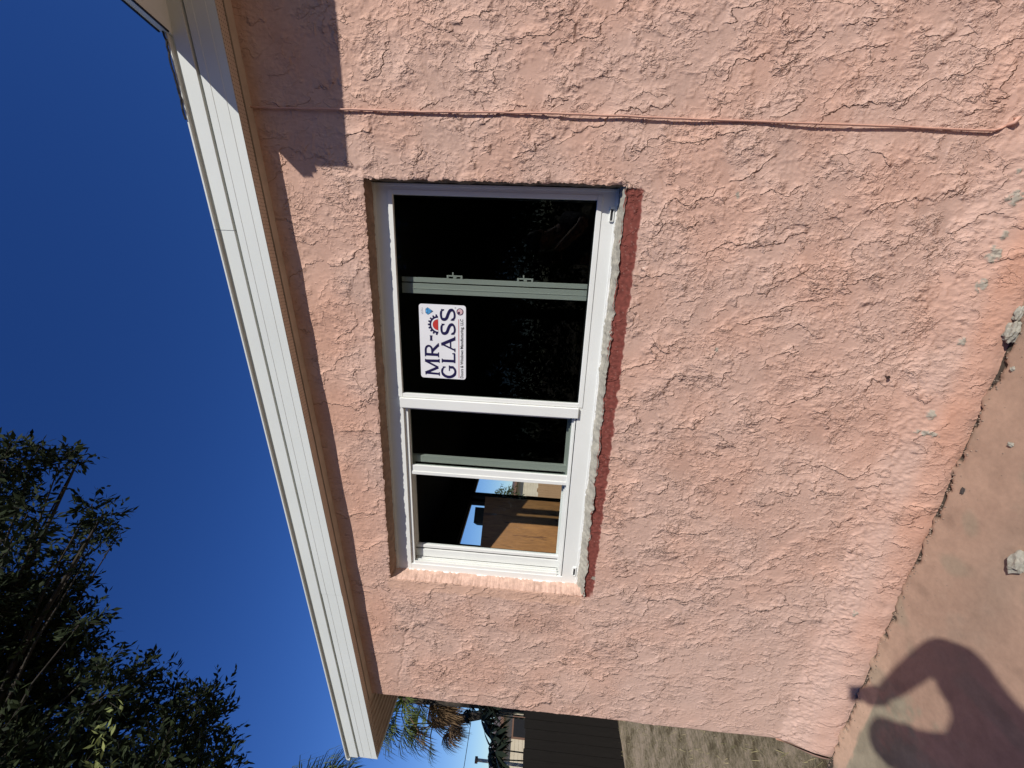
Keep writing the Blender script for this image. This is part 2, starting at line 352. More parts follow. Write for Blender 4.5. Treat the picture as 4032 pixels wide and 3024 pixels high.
# reveals of the opening: rough strips following the broken edge
M_rev = attrmat('rough_reveal', .9, .002, 160, .25, .1, 30)
def strip(name, A, B, ca, cb, parent, n=None, rough=.002, seed=0, rows=6):
    """grid between polyline A (outer) and B (inner)"""
    r = np.random.default_rng(seed); n = len(A)
    co = []; cc = []
    for j in range(rows+1):
        t = j/rows
        P = A*(1-t)+B*t
        if 0 < j < rows:
            nz_ = r.normal(0, rough, (n+8, 3)); nz_ = np.stack([np.convolve(nz_[:, q], np.ones(9)/9, 'valid') for q in range(3)], 1)*2.4; P = P + nz_
        co.append(P); cl = (np.array(ca)*(1-t)+np.array(cb)*t)[None, :]*(1+.05*r.normal(0, 1, (n, 1)).clip(-2, 2)); cc.append(cl)
    co = np.concatenate(co); cc = np.concatenate(cc).clip(.01, 1)
    f = []
    for j in range(rows):
        a = np.arange(n-1)+j*n; f.append(np.stack([a, a+1, a+1+n, a+n], 1))
    me = npmesh(name, co, np.concatenate(f), M_rev, cc)
    o = link(bpy.data.objects.new(name, me)); setp(o, parent); return o
FY = .056; BACK = .012
s_ = np.linspace(0, 1, 300); rr = np.random.default_rng(5)
def nz1(n, amp, k=9):
    v = rr.normal(0, 1, n+k); return np.convolve(v, np.ones(k)/k, 'valid')[:n]*amp*math.sqrt(k)*.6
def wy(xs, zs):  # wall height at points
    j = np.clip(((xs-x0w)/CELL).astype(int), 0, nx-1); i = np.clip(((zs-z0w)/CELL).astype(int), 0, nz-1); return YY[i, j]
xs = np.linspace(OX0-.004, OX1+.004, 300)
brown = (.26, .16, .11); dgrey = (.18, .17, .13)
def e_at(arr, xs, zs):
    j = np.clip(((xs-x0w)/CELL).astype(int), 0, nx-1); i = np.clip(((zs-z0w)/CELL).astype(int), 0, nz-1); return arr[i, j]
zs_ = e_at(oz_j1, xs, np.full(300, OZ1))
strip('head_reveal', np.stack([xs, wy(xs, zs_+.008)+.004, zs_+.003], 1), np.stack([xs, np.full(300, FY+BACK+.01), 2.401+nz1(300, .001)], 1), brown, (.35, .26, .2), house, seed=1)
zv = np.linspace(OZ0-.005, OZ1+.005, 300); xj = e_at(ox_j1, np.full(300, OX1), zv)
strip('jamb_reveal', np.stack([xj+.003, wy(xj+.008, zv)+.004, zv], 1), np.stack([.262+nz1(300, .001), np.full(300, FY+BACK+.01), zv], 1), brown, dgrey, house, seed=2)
xj = e_at(ox_j0, np.full(300, OX0), zv)
strip('jamb_reveal', np.stack([xj-.003, wy(xj-.010, zv)+.003, zv], 1), np.stack([-1.636+nz1(300, .0012), np.full(300, FY+BACK+.002), zv], 1), (.56, .37, .29), (.60, .41, .32), house, rough=.0012, seed=3)
zs_ = e_at(oz_j0, xs, np.full(300, OZ0))
bulge = .006*np.abs(nz1(300, 1, 25))
wsm = np.convolve(np.pad(wy(xs, zs_-.006), 10, 'edge'), np.ones(21)/21, 'valid')
sillA = np.stack([xs, wsm-.003-bulge, zs_-.003+nz1(300, .0016, 7)], 1)
sill = strip('mortar_sill', sillA, np.stack([xs, np.full(300, FY+BACK+.004), 1.434+nz1(300, .0022, 12)], 1), (.31, .29, .24), (.38, .36, .30), house, rough=.0030, seed=4, rows=10)
sill['label'] = 'rough bare grey mortar bed along the bottom of the window'
# ragged bead of white sealant round the frame
M_wh = mat('white_frame_vinyl', (.80, .81, .77), .38, (.76, .77, .73), 6, bump=.0002, bscale=300, spec=.45)
M_caulk = mat('white_caulk', (.82, .82, .80), .6, (.7, .68, .62), 60, bump=.001, bscale=120)
M_grey = mat('grey_gasket', (.05, .05, .05), .6)
M_dark = mat('dark_trim_and_shade', (.012, .012, .013), .5)

# ------------------------------------------------------------------ window (part of the house, its pieces sub-parts)
FX0, FX1, FZ0, FZ1 = -1.628, .258, 1.432, 2.402
G = dict(gx0=-.62, gx1=.216, z0=1.512, z1=2.318, lx0=-1.59, lx1=-.688)
wb = MB()
wb.box(FX0, -.65, FY, .13, G['z1'], FZ1); wb.box(FX0, -.65, FY, .13, FZ0, G['z0'])
wb.box(-.65, FX1, FY, .070, G['z1'], FZ1); wb.box(-.65, FX1, FY, .070, FZ0, G['z0'])
wb.box(G['gx1'], FX1, FY, .070, G['z0'], G['z1']); wb.box(FX0, G['lx0'], FY, .13, G['z0'], G['z1'])
wb.box(FX0, FX1, FY-.004, FY-.0002, FZ1-.014, FZ1-.001); wb.box(FX0, FX1, FY-.0035, FY-.0002, FZ0+.001, FZ0+.010)   # outer lips
wb.box(FX1-.010, FX1-.001, FY-.0038, FY-.0002, FZ0+.0105, FZ1-.0145)
window = wb.build('window', M_wh, house, bevel=.0012)
window['label'] = 'new white vinyl window of two sliders side by side'
b = MB(); b.box(-.648, FX1, .0702, .129, G['z1']-.001, FZ1-.001); b.box(-.648, FX1, .0702, .129, FZ0+.001, G['z0']+.001); b.box(G['gx1']-.001, FX1, .0702, .129, G['z0']+.0012, G['z1']-.0012)
b.build('shaded_inner_frame', M_dark, window)  # near-black colour paints the shade on the frame behind the glass
b = MB()                                             # glazing beads round the right unit
b.box(G['gx0']-.018, G['gx1']+.018, FY-.003, .0695, G['z1']+.0005, G['z1']+.020)
b.box(G['gx0']-.018, G['gx1']+.018, FY-.003, FY+.018, G['z0']-.020, G['z0']-.0005)
b.box(G['gx1']+.0003, G['gx1']+.018, FY-.0025, FY+.018, G['z0'], G['z1'])
b.box(G['gx0']-.018, G['gx0']-.0003, FY-.0025, FY+.018, G['z0'], G['z1'])
b.build('glazing_bead', M_wh, window, bevel=.001)
MB().box(-.688, -.640, FY-.012, .125, 1.508, 2.330).build('mullion', M_wh, window, bevel=.0025)
# tracks of the left unit (stepped channels top, bottom and jamb)
b = MB()
for y in (.066, .082, .1, .122):
    b.box(-1.588, -.690, y, y+.004, 2.300 + (y-.06)*.1, 2.3175)
b.build('head_track', M_wh, window)
b = MB()
for y, zt in ((.060, 1.524), (.070, 1.532), (.0885, 1.536), (.1035, 1.540), (.124, 1.548)):
    b.box(-1.588, -.690, y, y+.0035, 1.5125, zt)
b.box(-1.587, -.691, .06, .13, 1.5122, 1.5165)
b.build('sill_track', M_wh, window)
for y in (.060, .078, .094, .112): MB().box(-1.5895, -1.574-(y-.06)*.05, y, y+.004, 1.5405, 2.299).build('jamb_track', M_wh, window)
for y in (.070, .094): MB().box(-.702, -.6885, y, y+.004, 1.5405, 2.299).build('jamb_track', M_wh, window)
# sashes
sA = MB(); sA.box(-1.052, -1.003, .074, .094, 1.5245, 2.311); sA.box(-1.0515, -1.034, .0705, .0738, 1.53, 2.306)
sA = sA.build('sash_stile', M_wh, window, bevel=.0015)
for za, zb in ((2.296, 2.311), (1.522, 1.530)): MB().box(-1.002, -.701, .076, .094, za, zb).build('sash_rail', M_wh, window, bevel=.001)
MB().box(-.998, -.962, .104, .122, 1.528, 2.306).build('sash_stile', M_wh, window, bevel=.0015)
b = MB(); b.box(-1.574, -1.527, .100, .122, 1.532, 2.306); b.build('sash_stile', M_wh, window, bevel=.0015)
MB().box(-1.5265, -1.517, .107, .118, 1.534, 2.304).build('gasket', M_grey, window)
b = MB(); b.box(-1.5165, -1.500, .101, .12, 1.534, 2.304); b.build('sash_bead', M_wh, window, bevel=.001)
for za, zb in ((2.292, 2.306), (1.532, 1.5385)): MB().box(-1.4995, -.999, .104, .12, za, zb).build('sash_rail', M_wh, window)
# inner slider of the right unit seen through the glass
b = MB(); b.box(-.122, -.102, .106, .128, 1.514, 2.314); b.box(-.170, -.127, .104, .122, 1.514, 2.314); b.box(-.150, -.147, .1025, .1038, 1.514, 2.314)
b.build('meeting_stile', M_wh, window, bevel=.001)
for zc in (2.082, 1.778):
    b = MB(); b.box(-.1015, -.088, .106, .120, zc-.034, zc-.026); b.box(-.1015, -.088, .106, .120, zc+.026, zc+.034)
    b.box(-.094, -.088, .107, .113, zc-.0258, zc+.0258); b.box(-.087, -.076, .107, .111, zc+.004, zc+.010); b.box(-.101, -.0945, .107, .112, zc-.008, zc+.006)
    b.build('sash_latch', M_wh, window, bevel=.0008)
def weep(x):
    b = MB(); b.box(x-.021, x+.021, FY-.0065, FY-.0003, 1.4435, 1.4475); b.box(x-.021, x+.021, FY-.0065, FY-.0003, 1.4575, 1.4605)
    b.box(x-.024, x-.0212, FY-.0065, FY-.0003, 1.4435, 1.4605); b.box(x+.0212, x+.030, FY-.0065, FY-.0003, 1.4435, 1.4605)
    o = b.build('weep_cover', M_wh, window, bevel=.0006)
    s = MB().box(x-.020, x+.020, FY-.0012, FY-.0002, 1.448, 1.457).build('weep_slot', M_grey, window)
weep(.165); weep(-1.548)
M_gl = glassmat('tinted_glass', (.70, .73, .71)); M_gc = glassmat('clear_glass', (.95, .965, .96))
MB().box(-.62, .216, .0665, .0675, 1.512, 2.318).build('glass_pane', M_gl, window)
MB().box(-1.002, -.702, .0835, .0845, 1.530, 2.296).build('glass_pane', M_gl, window)
MB().box(-1.4995, -.999, .1105, .1115, 1.5385, 2.292).build('glass_pane', M_gc, window)
# sealant smears: bead at the left jamb and along the bottom of the frame
b = MB(); zz = np.linspace(1.436, 2.33, 90)
b.tube([(-1.6285-abs(random.gauss(0, .0028)), FY+.002-abs(random.gauss(0, .002)), z) for z in zz], [.0045+abs(random.gauss(0, .0022)) for _ in zz], 6)
b.build('caulk_bead', M_caulk, window, smooth=True)
b = MB(); zz = np.linspace(-1.62, .24, 170)
b.tube([(x, FY-.001, 1.4335-abs(random.gauss(0, .0015))) for x in zz], [.0032+abs(random.gauss(0, .0015)) for _ in zz], 6)
b.build('caulk_bead', M_caulk, window, smooth=True)
b = MB(); b.tube([(x, FY+.002, 2.4005+random.gauss(0, .0008)) for x in zz], [.005+abs(random.gauss(0, .0012)) for _ in zz], 6)
b.build('caulk_bead', mat('dirty_caulk', (.38, .36, .33), .7), window, smooth=True)

def recess(o, k=1.0071, dy=BACK):     # the unit sits 12 mm deeper than first drawn, so it is that much larger too
    o.scale = (k, 1, k); o.location = o.location + Vector((0 if o.parent else 0, dy, 1.7*(1-k)))
recess(window)
# ------------------------------------------------------------------ other walls, room inside
M_wall2 = mat('pink_stucco_side', tuple(PINK), .85, tuple(PINK2*.9), 5, bump=.004, bscale=22)
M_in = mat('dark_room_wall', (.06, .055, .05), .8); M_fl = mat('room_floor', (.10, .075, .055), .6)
b = MB()
WX = -2.54
def prof_side(y0, y1):   # west wall with the flare at its foot
    for (za, zb, fa, fb) in ((-.05, .10, .062, .05), (.10, .20, .05, 0), (.20, 2.60, 0, 0)):
        b.quad((WX-fa, y0, za), (WX-fb, y0, zb), (WX-fb, y1, zb), (WX-fa, y1, za))
b = MB(); nseg = 6
# close the corner below: wrap front flare round the corner
prof = [(z, .048*(lambda t: (t*t*(3-2*t)))(min(1, max(0, (.250-z)/.19)))+.016*(lambda t: (t*t*(3-2*t)))(min(1, max(0, (.11-z)/.11)))) for z in np.linspace(-.03, .24, 28)]
for (za, fa), (zb, fb) in zip(prof, prof[1:]):
    for k in range(6):
        a0 = math.pi/2*k/6; a1 = math.pi/2*(k+1)/6
        c = (XC, .016)
        P = lambda f, a, z: (c[0]-(f)*math.sin(a)-.0, (-f)*math.cos(a)+.0*a+.012*math.sin(a), z)
        b.quad(P(fa, a0, za), P(fb, a0, zb), P(fb, a1, zb), P(fa, a1, za))
    b.quad((XC-fa, .012, za), (XC-fb, .012, zb), (XC-fb, 4.5, zb), (XC-fa, 4.5, za))
b.quad((XC, .01, .24), (XC, .01, 2.66), (XC, 1.19, 2.66), (XC, 1.19, .24))
b.quad((XC, 1.19, .24), (XC, 1.19, 1.0), (XC, 2.73, 1.0), (XC, 2.73, .24))
b.quad((XC, 1.19, 2.322), (XC, 1.19, 2.66), (XC, 2.73, 2.66), (XC, 2.73, 2.322))
b.quad((XC, 2.73, .24), (XC, 2.73, 2.66), (XC, 4.5, 2.66), (XC, 4.5, .24))
sw = b.build('side_wall', M_wall2, house, smooth=False)
sw['label'] = 'west side wall of pink stucco with a window opening'
IX = -2.40
b = MB()
b.quad((IX, .14, 0), (IX, 1.19, 0), (IX, 1.19, 2.55), (IX, .14, 2.55)); b.quad((IX, 2.73, 0), (IX, 4.4, 0), (IX, 4.4, 2.55), (IX, 2.73, 2.55))
b.quad((IX, 1.19, 0), (IX, 2.73, 0), (IX, 2.73, 1.0), (IX, 1.19, 1.0)); b.quad((IX, 1.19, 2.322), (IX, 2.73, 2.322), (IX, 2.73, 2.55), (IX, 1.19, 2.55))
for (ya, yb, za, zb) in ((1.19, 1.19, 1.0, 2.322), (2.73, 2.73, 1.0, 2.322)): b.quad((XC, ya, za), (IX, ya, za), (IX, ya, zb), (XC, ya, zb))
b.quad((XC, 1.19, 1.0), (IX, 1.19, 1.0), (IX, 2.73, 1.0), (XC, 2.73, 1.0)); b.quad((XC, 1.19, 2.322), (IX, 1.19, 2.322), (IX, 2.73, 2.322), (XC, 2.73, 2.322))
b.quad((IX, 4.4, 0), (2.4, 4.4, 0), (2.4, 4.4, 2.55), (IX, 4.4, 2.55)); b.quad((2.4, .14, 0), (2.4, 4.4, 0), (2.4, 4.4, 2.55), (2.4, .14, 2.55))
# inner leaf of the front wall round the opening
for (xa, xb, za, zb) in ((IX, FX0, 0, 2.55), (FX1, 2.4, 0, 2.55), (FX0, FX1, 0, FZ0), (FX0, FX1, FZ1, 2.55)):
    b.quad((xa, .135, za), (xb, .135, za), (xb, .135, zb), (xa, .135, zb))
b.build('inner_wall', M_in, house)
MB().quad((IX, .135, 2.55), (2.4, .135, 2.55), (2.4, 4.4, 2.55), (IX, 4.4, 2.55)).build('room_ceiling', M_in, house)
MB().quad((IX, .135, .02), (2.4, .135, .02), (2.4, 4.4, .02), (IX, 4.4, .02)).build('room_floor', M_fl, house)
b = MB(); b.box(1.25, 2.6, 0.002, .134, -.05, 2.84); b.box(2.401, 2.6, .135, 4.5, -.05, 2.84); b.box(XC+.001, 2.6, 4.401, 4.6, -.05, 2.6)
b.build('back_wall', M_wall2, house)
b = MB()
for (ya, yb) in ((1.19, 1.215), (1.885, 1.935), (1.99, 2.05), (2.705, 2.73)): b.box(-2.49, -2.44, ya, yb, 1.0, 2.322)
b.box(-2.49, -2.44, 1.19, 2.73, 1.0, 1.03); b.box(-2.49, -2.44, 1.19, 2.73, 2.31, 2.322)
w2 = b.build('window', M_dark, house); w2['label'] = 'dark framed window in the west wall, seen through the room'

# ------------------------------------------------------------------ roof, fascia, soffit
M_fas = mat('white_fascia_paint', (.70, .73, .69), .5, (.67, .70, .66), 3, bump=.0002, bscale=200)
M_sof = mat('tan_soffit', (.55, .45, .36), .7, (.46, .37, .29), 12, bump=.0004, bscale=260)
M_shing = mat('dark_shingle', (.035, .035, .038), .9, (.02, .02, .022), 40, bump=.003, bscale=90)
def Zp(dz): return ZR + dz
XE0, XE1 = -2.985, 2.9
rb = MB(); rb.extrude_x([(-.088, Zp(.186)), (-.088, Zp(.192)), (4.9, Zp(.50)), (4.9, Zp(.20)), (.15, Zp(.12)), (-.02, Zp(.115)), (-.02, Zp(.186))], XE0+.01, XE1, SL, XR)
roof = rb.build('roof', M_shing, house); roof['label'] = 'low roof with dark shingle edge'
def board(name, prof, x0, x1, m, lab=None):
    o = MB().extrude_x([(y, Zp(z)) for y, z in prof], x0, x1, SL, XR).build(name, m, roof)
    if lab: o['label'] = lab
    return o
low = [(-.075, 0), (-.075, .033), (-.0760, .034), (-.0760, .080), (-.0770, .081), (-.0770, .108), (-.060, .108), (-.060, .004), (-.072, .004)]
def shift(p, d): return [(y-d if y < -.065 else y, z) for y, z in p]
board('fascia_board', low, XE0+.012, -1.7135, M_fas); board('fascia_board', shift(low, .002), -1.7125, XE1, M_fas)
up_ = [(-.0820, .1175), (-.0820, .170), (-.060, .170), (-.060, .1175)]
board('fascia_board', up_, XE0+.004, .0545, M_fas); board('fascia_board', shift(up_, .0015), .0555, XE1, M_fas)
for (a, c_) in ((XE0, .0545), (.0555, XE1)):
    board('drip_edge', [(-.079, .1705), (-.079, .182), (-.094, .182), (-.094, .188), (-.06, .188), (-.06, .1705)], a, c_, M_fas)
board('gap_shade_strip', [(-.0595, .004), (-.0595, .183), (-.03, .183), (-.03, .004)], XE0+.02, XE1, M_dark)  # near-black strip stands in for the shadow between the fascia boards
# soffit: perforated strip, dark groove, crown strip against the wall
M_perf, nn, ll, bs = nodes('perforated_soffit'); bs.inputs['Roughness'].default_value = .7
tc = nn.new('ShaderNodeTexCoord'); mp = nn.new('ShaderNodeMapping'); mp.inputs['Scale'].default_value = (75, 110, 0); ll.new(tc.outputs['Object'], mp.inputs[0])
vo = nn.new('ShaderNodeTexVoronoi'); vo.inputs['Randomness'].default_value = .12; vo.inputs['Scale'].default_value = 1; ll.new(mp.outputs[0], vo.inputs['Vector'])
rp = nn.new('ShaderNodeValToRGB'); rp.color_ramp.elements[0].position = .13; rp.color_ramp.elements[1].position = .20
rp.color_ramp.elements[0].color = (.06, .04, .03, 1); rp.color_ramp.elements[1].color = (.56, .46, .37, 1)
ll.new(vo.outputs['Distance'], rp.inputs[0]); ll.new(rp.outputs[0], bs.inputs['Base Color'])
board('soffit_strip', [(-.0745, -.0005), (-.034, .002), (-.034, .010), (-.0715, .010), (-.0715, .0035), (-.0745, .0035)], XE0+.02, XE1, M_perf, 'perforated soffit strip under the rake')
board('soffit_trim', [(-.028, .000), (-.004, -.006), (.006, -.006), (.006, .010), (-.028, .010)], -2.545, XE1, M_sof)
board('soffit_trim', [(-.0335, .011), (-.0275, .011), (-.0275, .016), (-.0335, .016)], XE0+.02, XE1, M_dark)
b = MB(); n = len(b.v)
b.v += [(XE0+.02, -.070, zf(XE0)+.005), (XC+.0, -.070, zf(XC)+.005), (XC+.0, 4.9, zf(XC)+.005), (XE0+.02, 4.9, zf(XE0)+.005)]
b.f.append((0, 1, 2, 3)); b.build('side_soffit', M_sof, roof)
b = MB()
for k in range(9): b.box(XE0+.03+.05*k, XE0+.036+.05*k, -.06, 4.8, zf(XE0)-.001+.0039*k, zf(XE0)+.012+.0039*k)
b.build('soffit_rib', M_sof, roof)
b = MB(); b.box(XE0-.004, XE0+.018, -.074, 4.9, zf(XE0)-.002, zf(XE0)+.168); b.box(XE0-.016, XE0-.006, -.09, 4.9, zf(XE0)+.168, zf(XE0)+.188)
b.build('fascia_board', M_fas, roof)
# thin dark wire drooping under the trim, part of the wiring
# projecting upper roof at the right
def Q(t): return (.676+.245*t, -.1-t)
ptop = MB()
pts = [Q(-.01), Q(.272), (3.0, Q(.272)[1]), (3.0, 3.5), (.30, 3.5), (.676-.05, .1)]
z0 = 3.004
for zz_ in (z0, z0+.030):
    for (a, c_) in pts: ptop.v.append((a, c_, zz_))
m_ = len(pts); ptop.f.append(tuple(reversed(range(m_)))); ptop.f.append(tuple(range(m_, 2*m_)))
for k in range(m_): ptop.f.append((k, (k+1) % m_, m_+(k+1) % m_, m_+k))
proof = ptop.build('upper_roof', M_fas, house); proof['label'] = 'upper roof edge that juts out over the wall at its east end'
b = MB()
pa, pb = Q(0), Q(.27)
for (za, zb) in ((-.004, .001), (.029, .035)):
    for dx in (-.004, .001):
        b.quad((pa[0]+dx, pa[1], z0+za), (pb[0]+dx, pb[1], z0+za), (pb[0]+dx, pb[1], z0+zb), (pa[0]+dx, pa[1], z0+zb))
    for zz_ in (za, zb): b.quad((pa[0]-.004, pa[1], z0+zz_), (pb[0]-.004, pb[1], z0+zz_), (pb[0]+.001, pb[1], z0+zz_), (pa[0]+.001, pa[1], z0+zz_))
b.build('drip_edge', M_dark, proof)
b = MB(); b.box(.782, 3.0, Q(.27)[1]-.004, Q(.27)[1]+.016, 2.862, z0-.001); b.box(.755, .79, Q(.27)[1]+.0, Q(.27)[1]+.018, 2.985, z0-.001)
b.build('fascia_board', M_fas, proof)
b = MB(); b.tube([(XX_, -.097+random.gauss(0, .0015), zf(XX_)+.191+random.gauss(0, .0015)) for XX_ in np.linspace(.42, .80, 26)], .0035, 5)
b.build('tar_bead', M_shing, roof)

# ------------------------------------------------------------------ cable down the wall
M_cab = mat('painted_cable', (.60, .35, .26), .55, (.56, .31, .23), 20)
cp = [(.489,2.83),(.486,2.715),(.485,2.433),(.481,2.193),(.482,1.95),(.482,1.692),(.478,1.5),(.473,1.291),(.469,1.1),(.466,.903),(.463,.75),(.461,.602),(.456,.45),(.452,.307),(.452,.25),(.458,.228),(.468,.212)]
P = []
for (a, c_), (d_, e_) in zip(cp, cp[1:]):
    n = max(1, int(abs(c_-e_)/.03))
    for k in range(n): t = k/n; P.append((lin(a, d_, t)+random.gauss(0, .0004), -.0080, lin(c_, e_, t)))
P.append((.470, -.006, .208))
cable = MB().tube(P, .0034, 8).build('cable', M_cab, None, smooth=True, origin=(.46, 0, .2))
tag(cable, 'thin pink painted cable running straight down the stucco wall', 'cable')
b = MB(); b.tube([(.466, -.004, .214), (.472, -.022, .206), (.484, -.024, .200), (.488, -.006, .196)], [.005, .0065, .006, .004], 8)
setp(b.build('cable_clip', M_cab, None, smooth=True), cable)

# nail in the wall
b = MB(); b.tube([(-.401, .002, .317), (-.403, -.012, .316)], .003, 8); b.tube([(-.403, -.012, .316), (-.4033, -.0145, .3157)], .0075, 10)
b.build('nail_head', mat('rusty_nail', (.05, .03, .025), .6), house)

# ------------------------------------------------------------------ sticker
sx0, sx1, sz0, sz1 = -.541, -.209, 2.0245, 2.2305
st = empty('window_sticker', (sx0, .0655, sz0)); tag(st, 'white MR GLASS company sticker on the glass of the right-hand slider', 'sticker')
M_stk = mat('sticker_white', (.80, .80, .81), .35, (.77, .77, .78), 10)
M_navy = mat('sticker_navy', (.018, .014, .065), .35, (.016, .012, .058)); M_sred = mat('sticker_red', (.55, .05, .04), .35); M_sblue = mat('sticker_blue', (.10, .42, .80), .35); M_blk = mat('sticker_black', (.01, .01, .012), .35)
def SP(a, b_, d=0): return (sx0+(sx1-sx0)*a, .0652-d, sz1-(sz1-sz0)*b_)
b = MB(); R_ = .012; pts = []
for cx, cz, a0 in ((sx1-R_, sz1-R_, 0), (sx0+R_, sz1-R_, 90), (sx0+R_, sz0+R_, 180), (sx1-R_, sz0+R_, 270)):
    for k in range(7): an = math.radians(a0+15*k); pts.append((cx+R_*math.cos(an), cz+R_*math.sin(an)))
n = len(pts)
for y in (.0654, .0660): b.v += [(x, y, z) for x, z in pts]
b.f.append(tuple(range(n))); b.f.append(tuple(range(2*n-1, n-1, -1)))
for k in range(n): b.f.append((k, (k+1) % n, n+(k+1) % n, n+k))
b.build('sticker_sheet', M_stk, st)
ASP = (sz1-sz0)/(sx1-sx0)
def stroke(b, pts, w0, d):   # pts in (a, b) sticker units scaled so width is in 'a' units
    P = [Vector((p[0], p[1]*ASP)) for p in pts]
    ws = w0 if hasattr(w0, '__len__') else [w0]*len(P)
    L = []; Rr = []
    for i, p in enumerate(P):
        a = P[max(i-1, 0)]; c_ = P[min(i+1, len(P)-1)]; t = (c_-a).normalized(); nn_ = Vector((-t.y, t.x))
        if 0 < i < len(P)-1:
            t1 = (P[i]-P[i-1]).normalized(); m__ = max(.5, abs(nn_.dot(Vector((-t1.y, t1.x))))); 
        else: m__ = 1
        L.append(p+nn_*ws[i]/2/m__); Rr.append(p-nn_*ws[i]/2/m__)
    f = lambda v: SP(v.x, v.y/ASP, d)
    for i in range(len(P)-1): b.quad(f(L[i]), f(L[i+1]), f(Rr[i+1]), f(Rr[i]))
TH = .034; d0 = .0006
cnt = [0]
def letter(ch, a0, a1, b0, b1):
    cnt[0] += 1; d = d0; bb = MB()
    S = lambda pts, w_=TH: stroke(bb, [(lin(a0, a1, x), lin(b0, b1, y)) for x, y in pts], w_, bb_d())
    st_ = [0]
    def bb_d(): st_[0] += 1; return d + st_[0]*.00006
    ser = lambda x, y, w_=.22: S([(x-w_/2, y), (x+w_/2, y)], .014)
    if ch == 'M':
        S([(.10, .98), (.13, .02)], .028); S([(.13, .0), (.5, .9)], .034); S([(.5, .9), (.87, 0)], .026); S([(.87, .02), (.90, .98)], .036)
        ser(.10, .97); ser(.9, .97); ser(.10, .03, .16); ser(.9, .03, .16)
    if ch == 'R':
        S([(.16, .02), (.16, .98)], .036); ser(.16, .97, .36); ser(.12, .03, .24)
        arc = [(.16, .06), (.45, .06)] + [(.48+.3*math.sin(t), .29-.23*math.cos(t)) for t in np.linspace(0, math.pi, 9)] + [(.16, .53)]
        S(arc, .026); S([(.42, .53), (.88, .97)], .034); ser(.88, .97, .24)
    if ch == '-': S([(.0, .5), (1, .5)], .028); S([(.0, .1), (.0, .9)], .010); S([(1, .1), (1, .9)], .010)
    if ch == 'G':
        arc = [(.5+.46*math.cos(t), .5-.48*math.sin(t)) for t in np.linspace(math.radians(38), math.radians(325), 18)]
        S(arc, [.018]*2+[.028]*3+[.038]*8+[.03]*5); S([(.86, .55), (.86, .85)], .036); S([(.55, .55), (1.0, .55)], .014); S([(.86, .08), (.86, .28)], .014)
    if ch == 'L': S([(.2, .02), (.2, .97)], .036); ser(.2, .03, .4); S([(.02, .94), (.95, .94)], .022); S([(.93, .78), (.95, .98)], .016)
    if ch == 'A':
        S([(.12, .97), (.48, .03)], .022); S([(.46, .0), (.86, .97)], .040); S([(.26, .66), (.74, .66)], .018); ser(.12, .97, .24); ser(.88, .97, .26); ser(.46, .02, .14)
    if ch == 'S':
        p = [(.88, .22), (.78, .07), (.5, .03), (.2, .08), (.12, .26), (.25, .42), (.6, .54), (.86, .68), (.84, .88), (.55, .97), (.25, .94), (.1, .76)]
        q = []
        for i in range(len(p)-1):
            p0 = p[max(i-1, 0)]; p1 = p[i]; p2 = p[i+1]; p3 = p[min(i+2, len(p)-1)]
            for t in (0, .33, .66): q.append(tuple(.5*((2*p1[k])+(-p0[k]+p2[k])*t+(2*p0[k]-5*p1[k]+4*p2[k]-p3[k])*t*t+(-p0[k]+3*p1[k]-3*p2[k]+p3[k])*t**3) for k in (0, 1)))
        q.append(p[-1]); S(q, [.020]*4+[.028]*6+[.038]*14+[.026]*(len(q)-24)); S([(.9, .04), (.88, .26)], .012); S([(.09, .7), (.10, .95)], .012)
    bb.build('letter', M_navy, st)
for ch, a0, a1, b0, b1 in (('M', .04, .27, .10, .42), ('R', .30, .49, .10, .41), ('-', .525, .585, .21, .285), ('G', .02, .19, .465, .775), ('L', .225, .365, .47, .77), ('A', .38, .59, .47, .77), ('S', .605, .765, .465, .77), ('S', .79, .955, .46, .77)):
    letter(ch, a0, a1, b0, b1)
b = MB(); b.quad(SP(.02, .842, d0), SP(.82, .842, d0), SP(.82, .852, d0), SP(.02, .852, d0)); b.build('rule_line', M_sred, st)
def textobj(txt, a0, a1, bb_, name, m, bold=0):
    cu = bpy.data.curves.new('txt', 'FONT'); cu.body = txt; cu.size = 1; cu.offset = bold; cu.resolution_u = 2
    to = bpy.data.objects.new('txt', cu); COL.objects.link(to); bpy.context.view_layer.update()
    me = bpy.data.meshes.new_from_object(to.evaluated_get(bpy.context.evaluated_depsgraph_get()))
    bpy.data.objects.remove(to); vs = [v.co.copy() for v in me.vertices]; xm = max(v.x for v in vs); xn = min(v.x for v in vs); k = (a1-a0)*(sx1-sx0)/(xm-xn)
    for v in me.vertices:
        q = SP(a0, bb_, d0); v.co = Vector((q[0]+(v.co.x-xn)*k, q[1], q[2]+v.co.y*k*1.12))
    me.materials.clear(); me.materials.append(m); o = link(bpy.data.objects.new(name, me)); setp(o, st)
textobj('Doors & Windows Manufacturing, LLC', .02, .825, .942, 'small_print', M_blk, .012)
textobj('®', .958, .975, .795, 'registered_mark', M_blk)
def disc(b, ca, cb, r, d, n=24, a0=0, a1=360, r0=0):
    c_ = SP(ca, cb, d)
    for k in range(n):
        t0 = math.radians(a0+(a1-a0)*k/n); t1 = math.radians(a0+(a1-a0)*(k+1)/n)
        p = lambda r_, t: (c_[0]+r_*math.cos(t), c_[1], c_[2]+r_*math.sin(t))
        b.quad(p(r0, t0), p(r, t0), p(r, t1), p(r0, t1))
b = MB(); disc(b, .918, .876, .0150, d0); b.build('flag_badge', M_navy, st)
b = MB(); disc(b, .918, .876, .0118, d0+.0002); b.build('flag_field', M_stk, st)
b = MB()
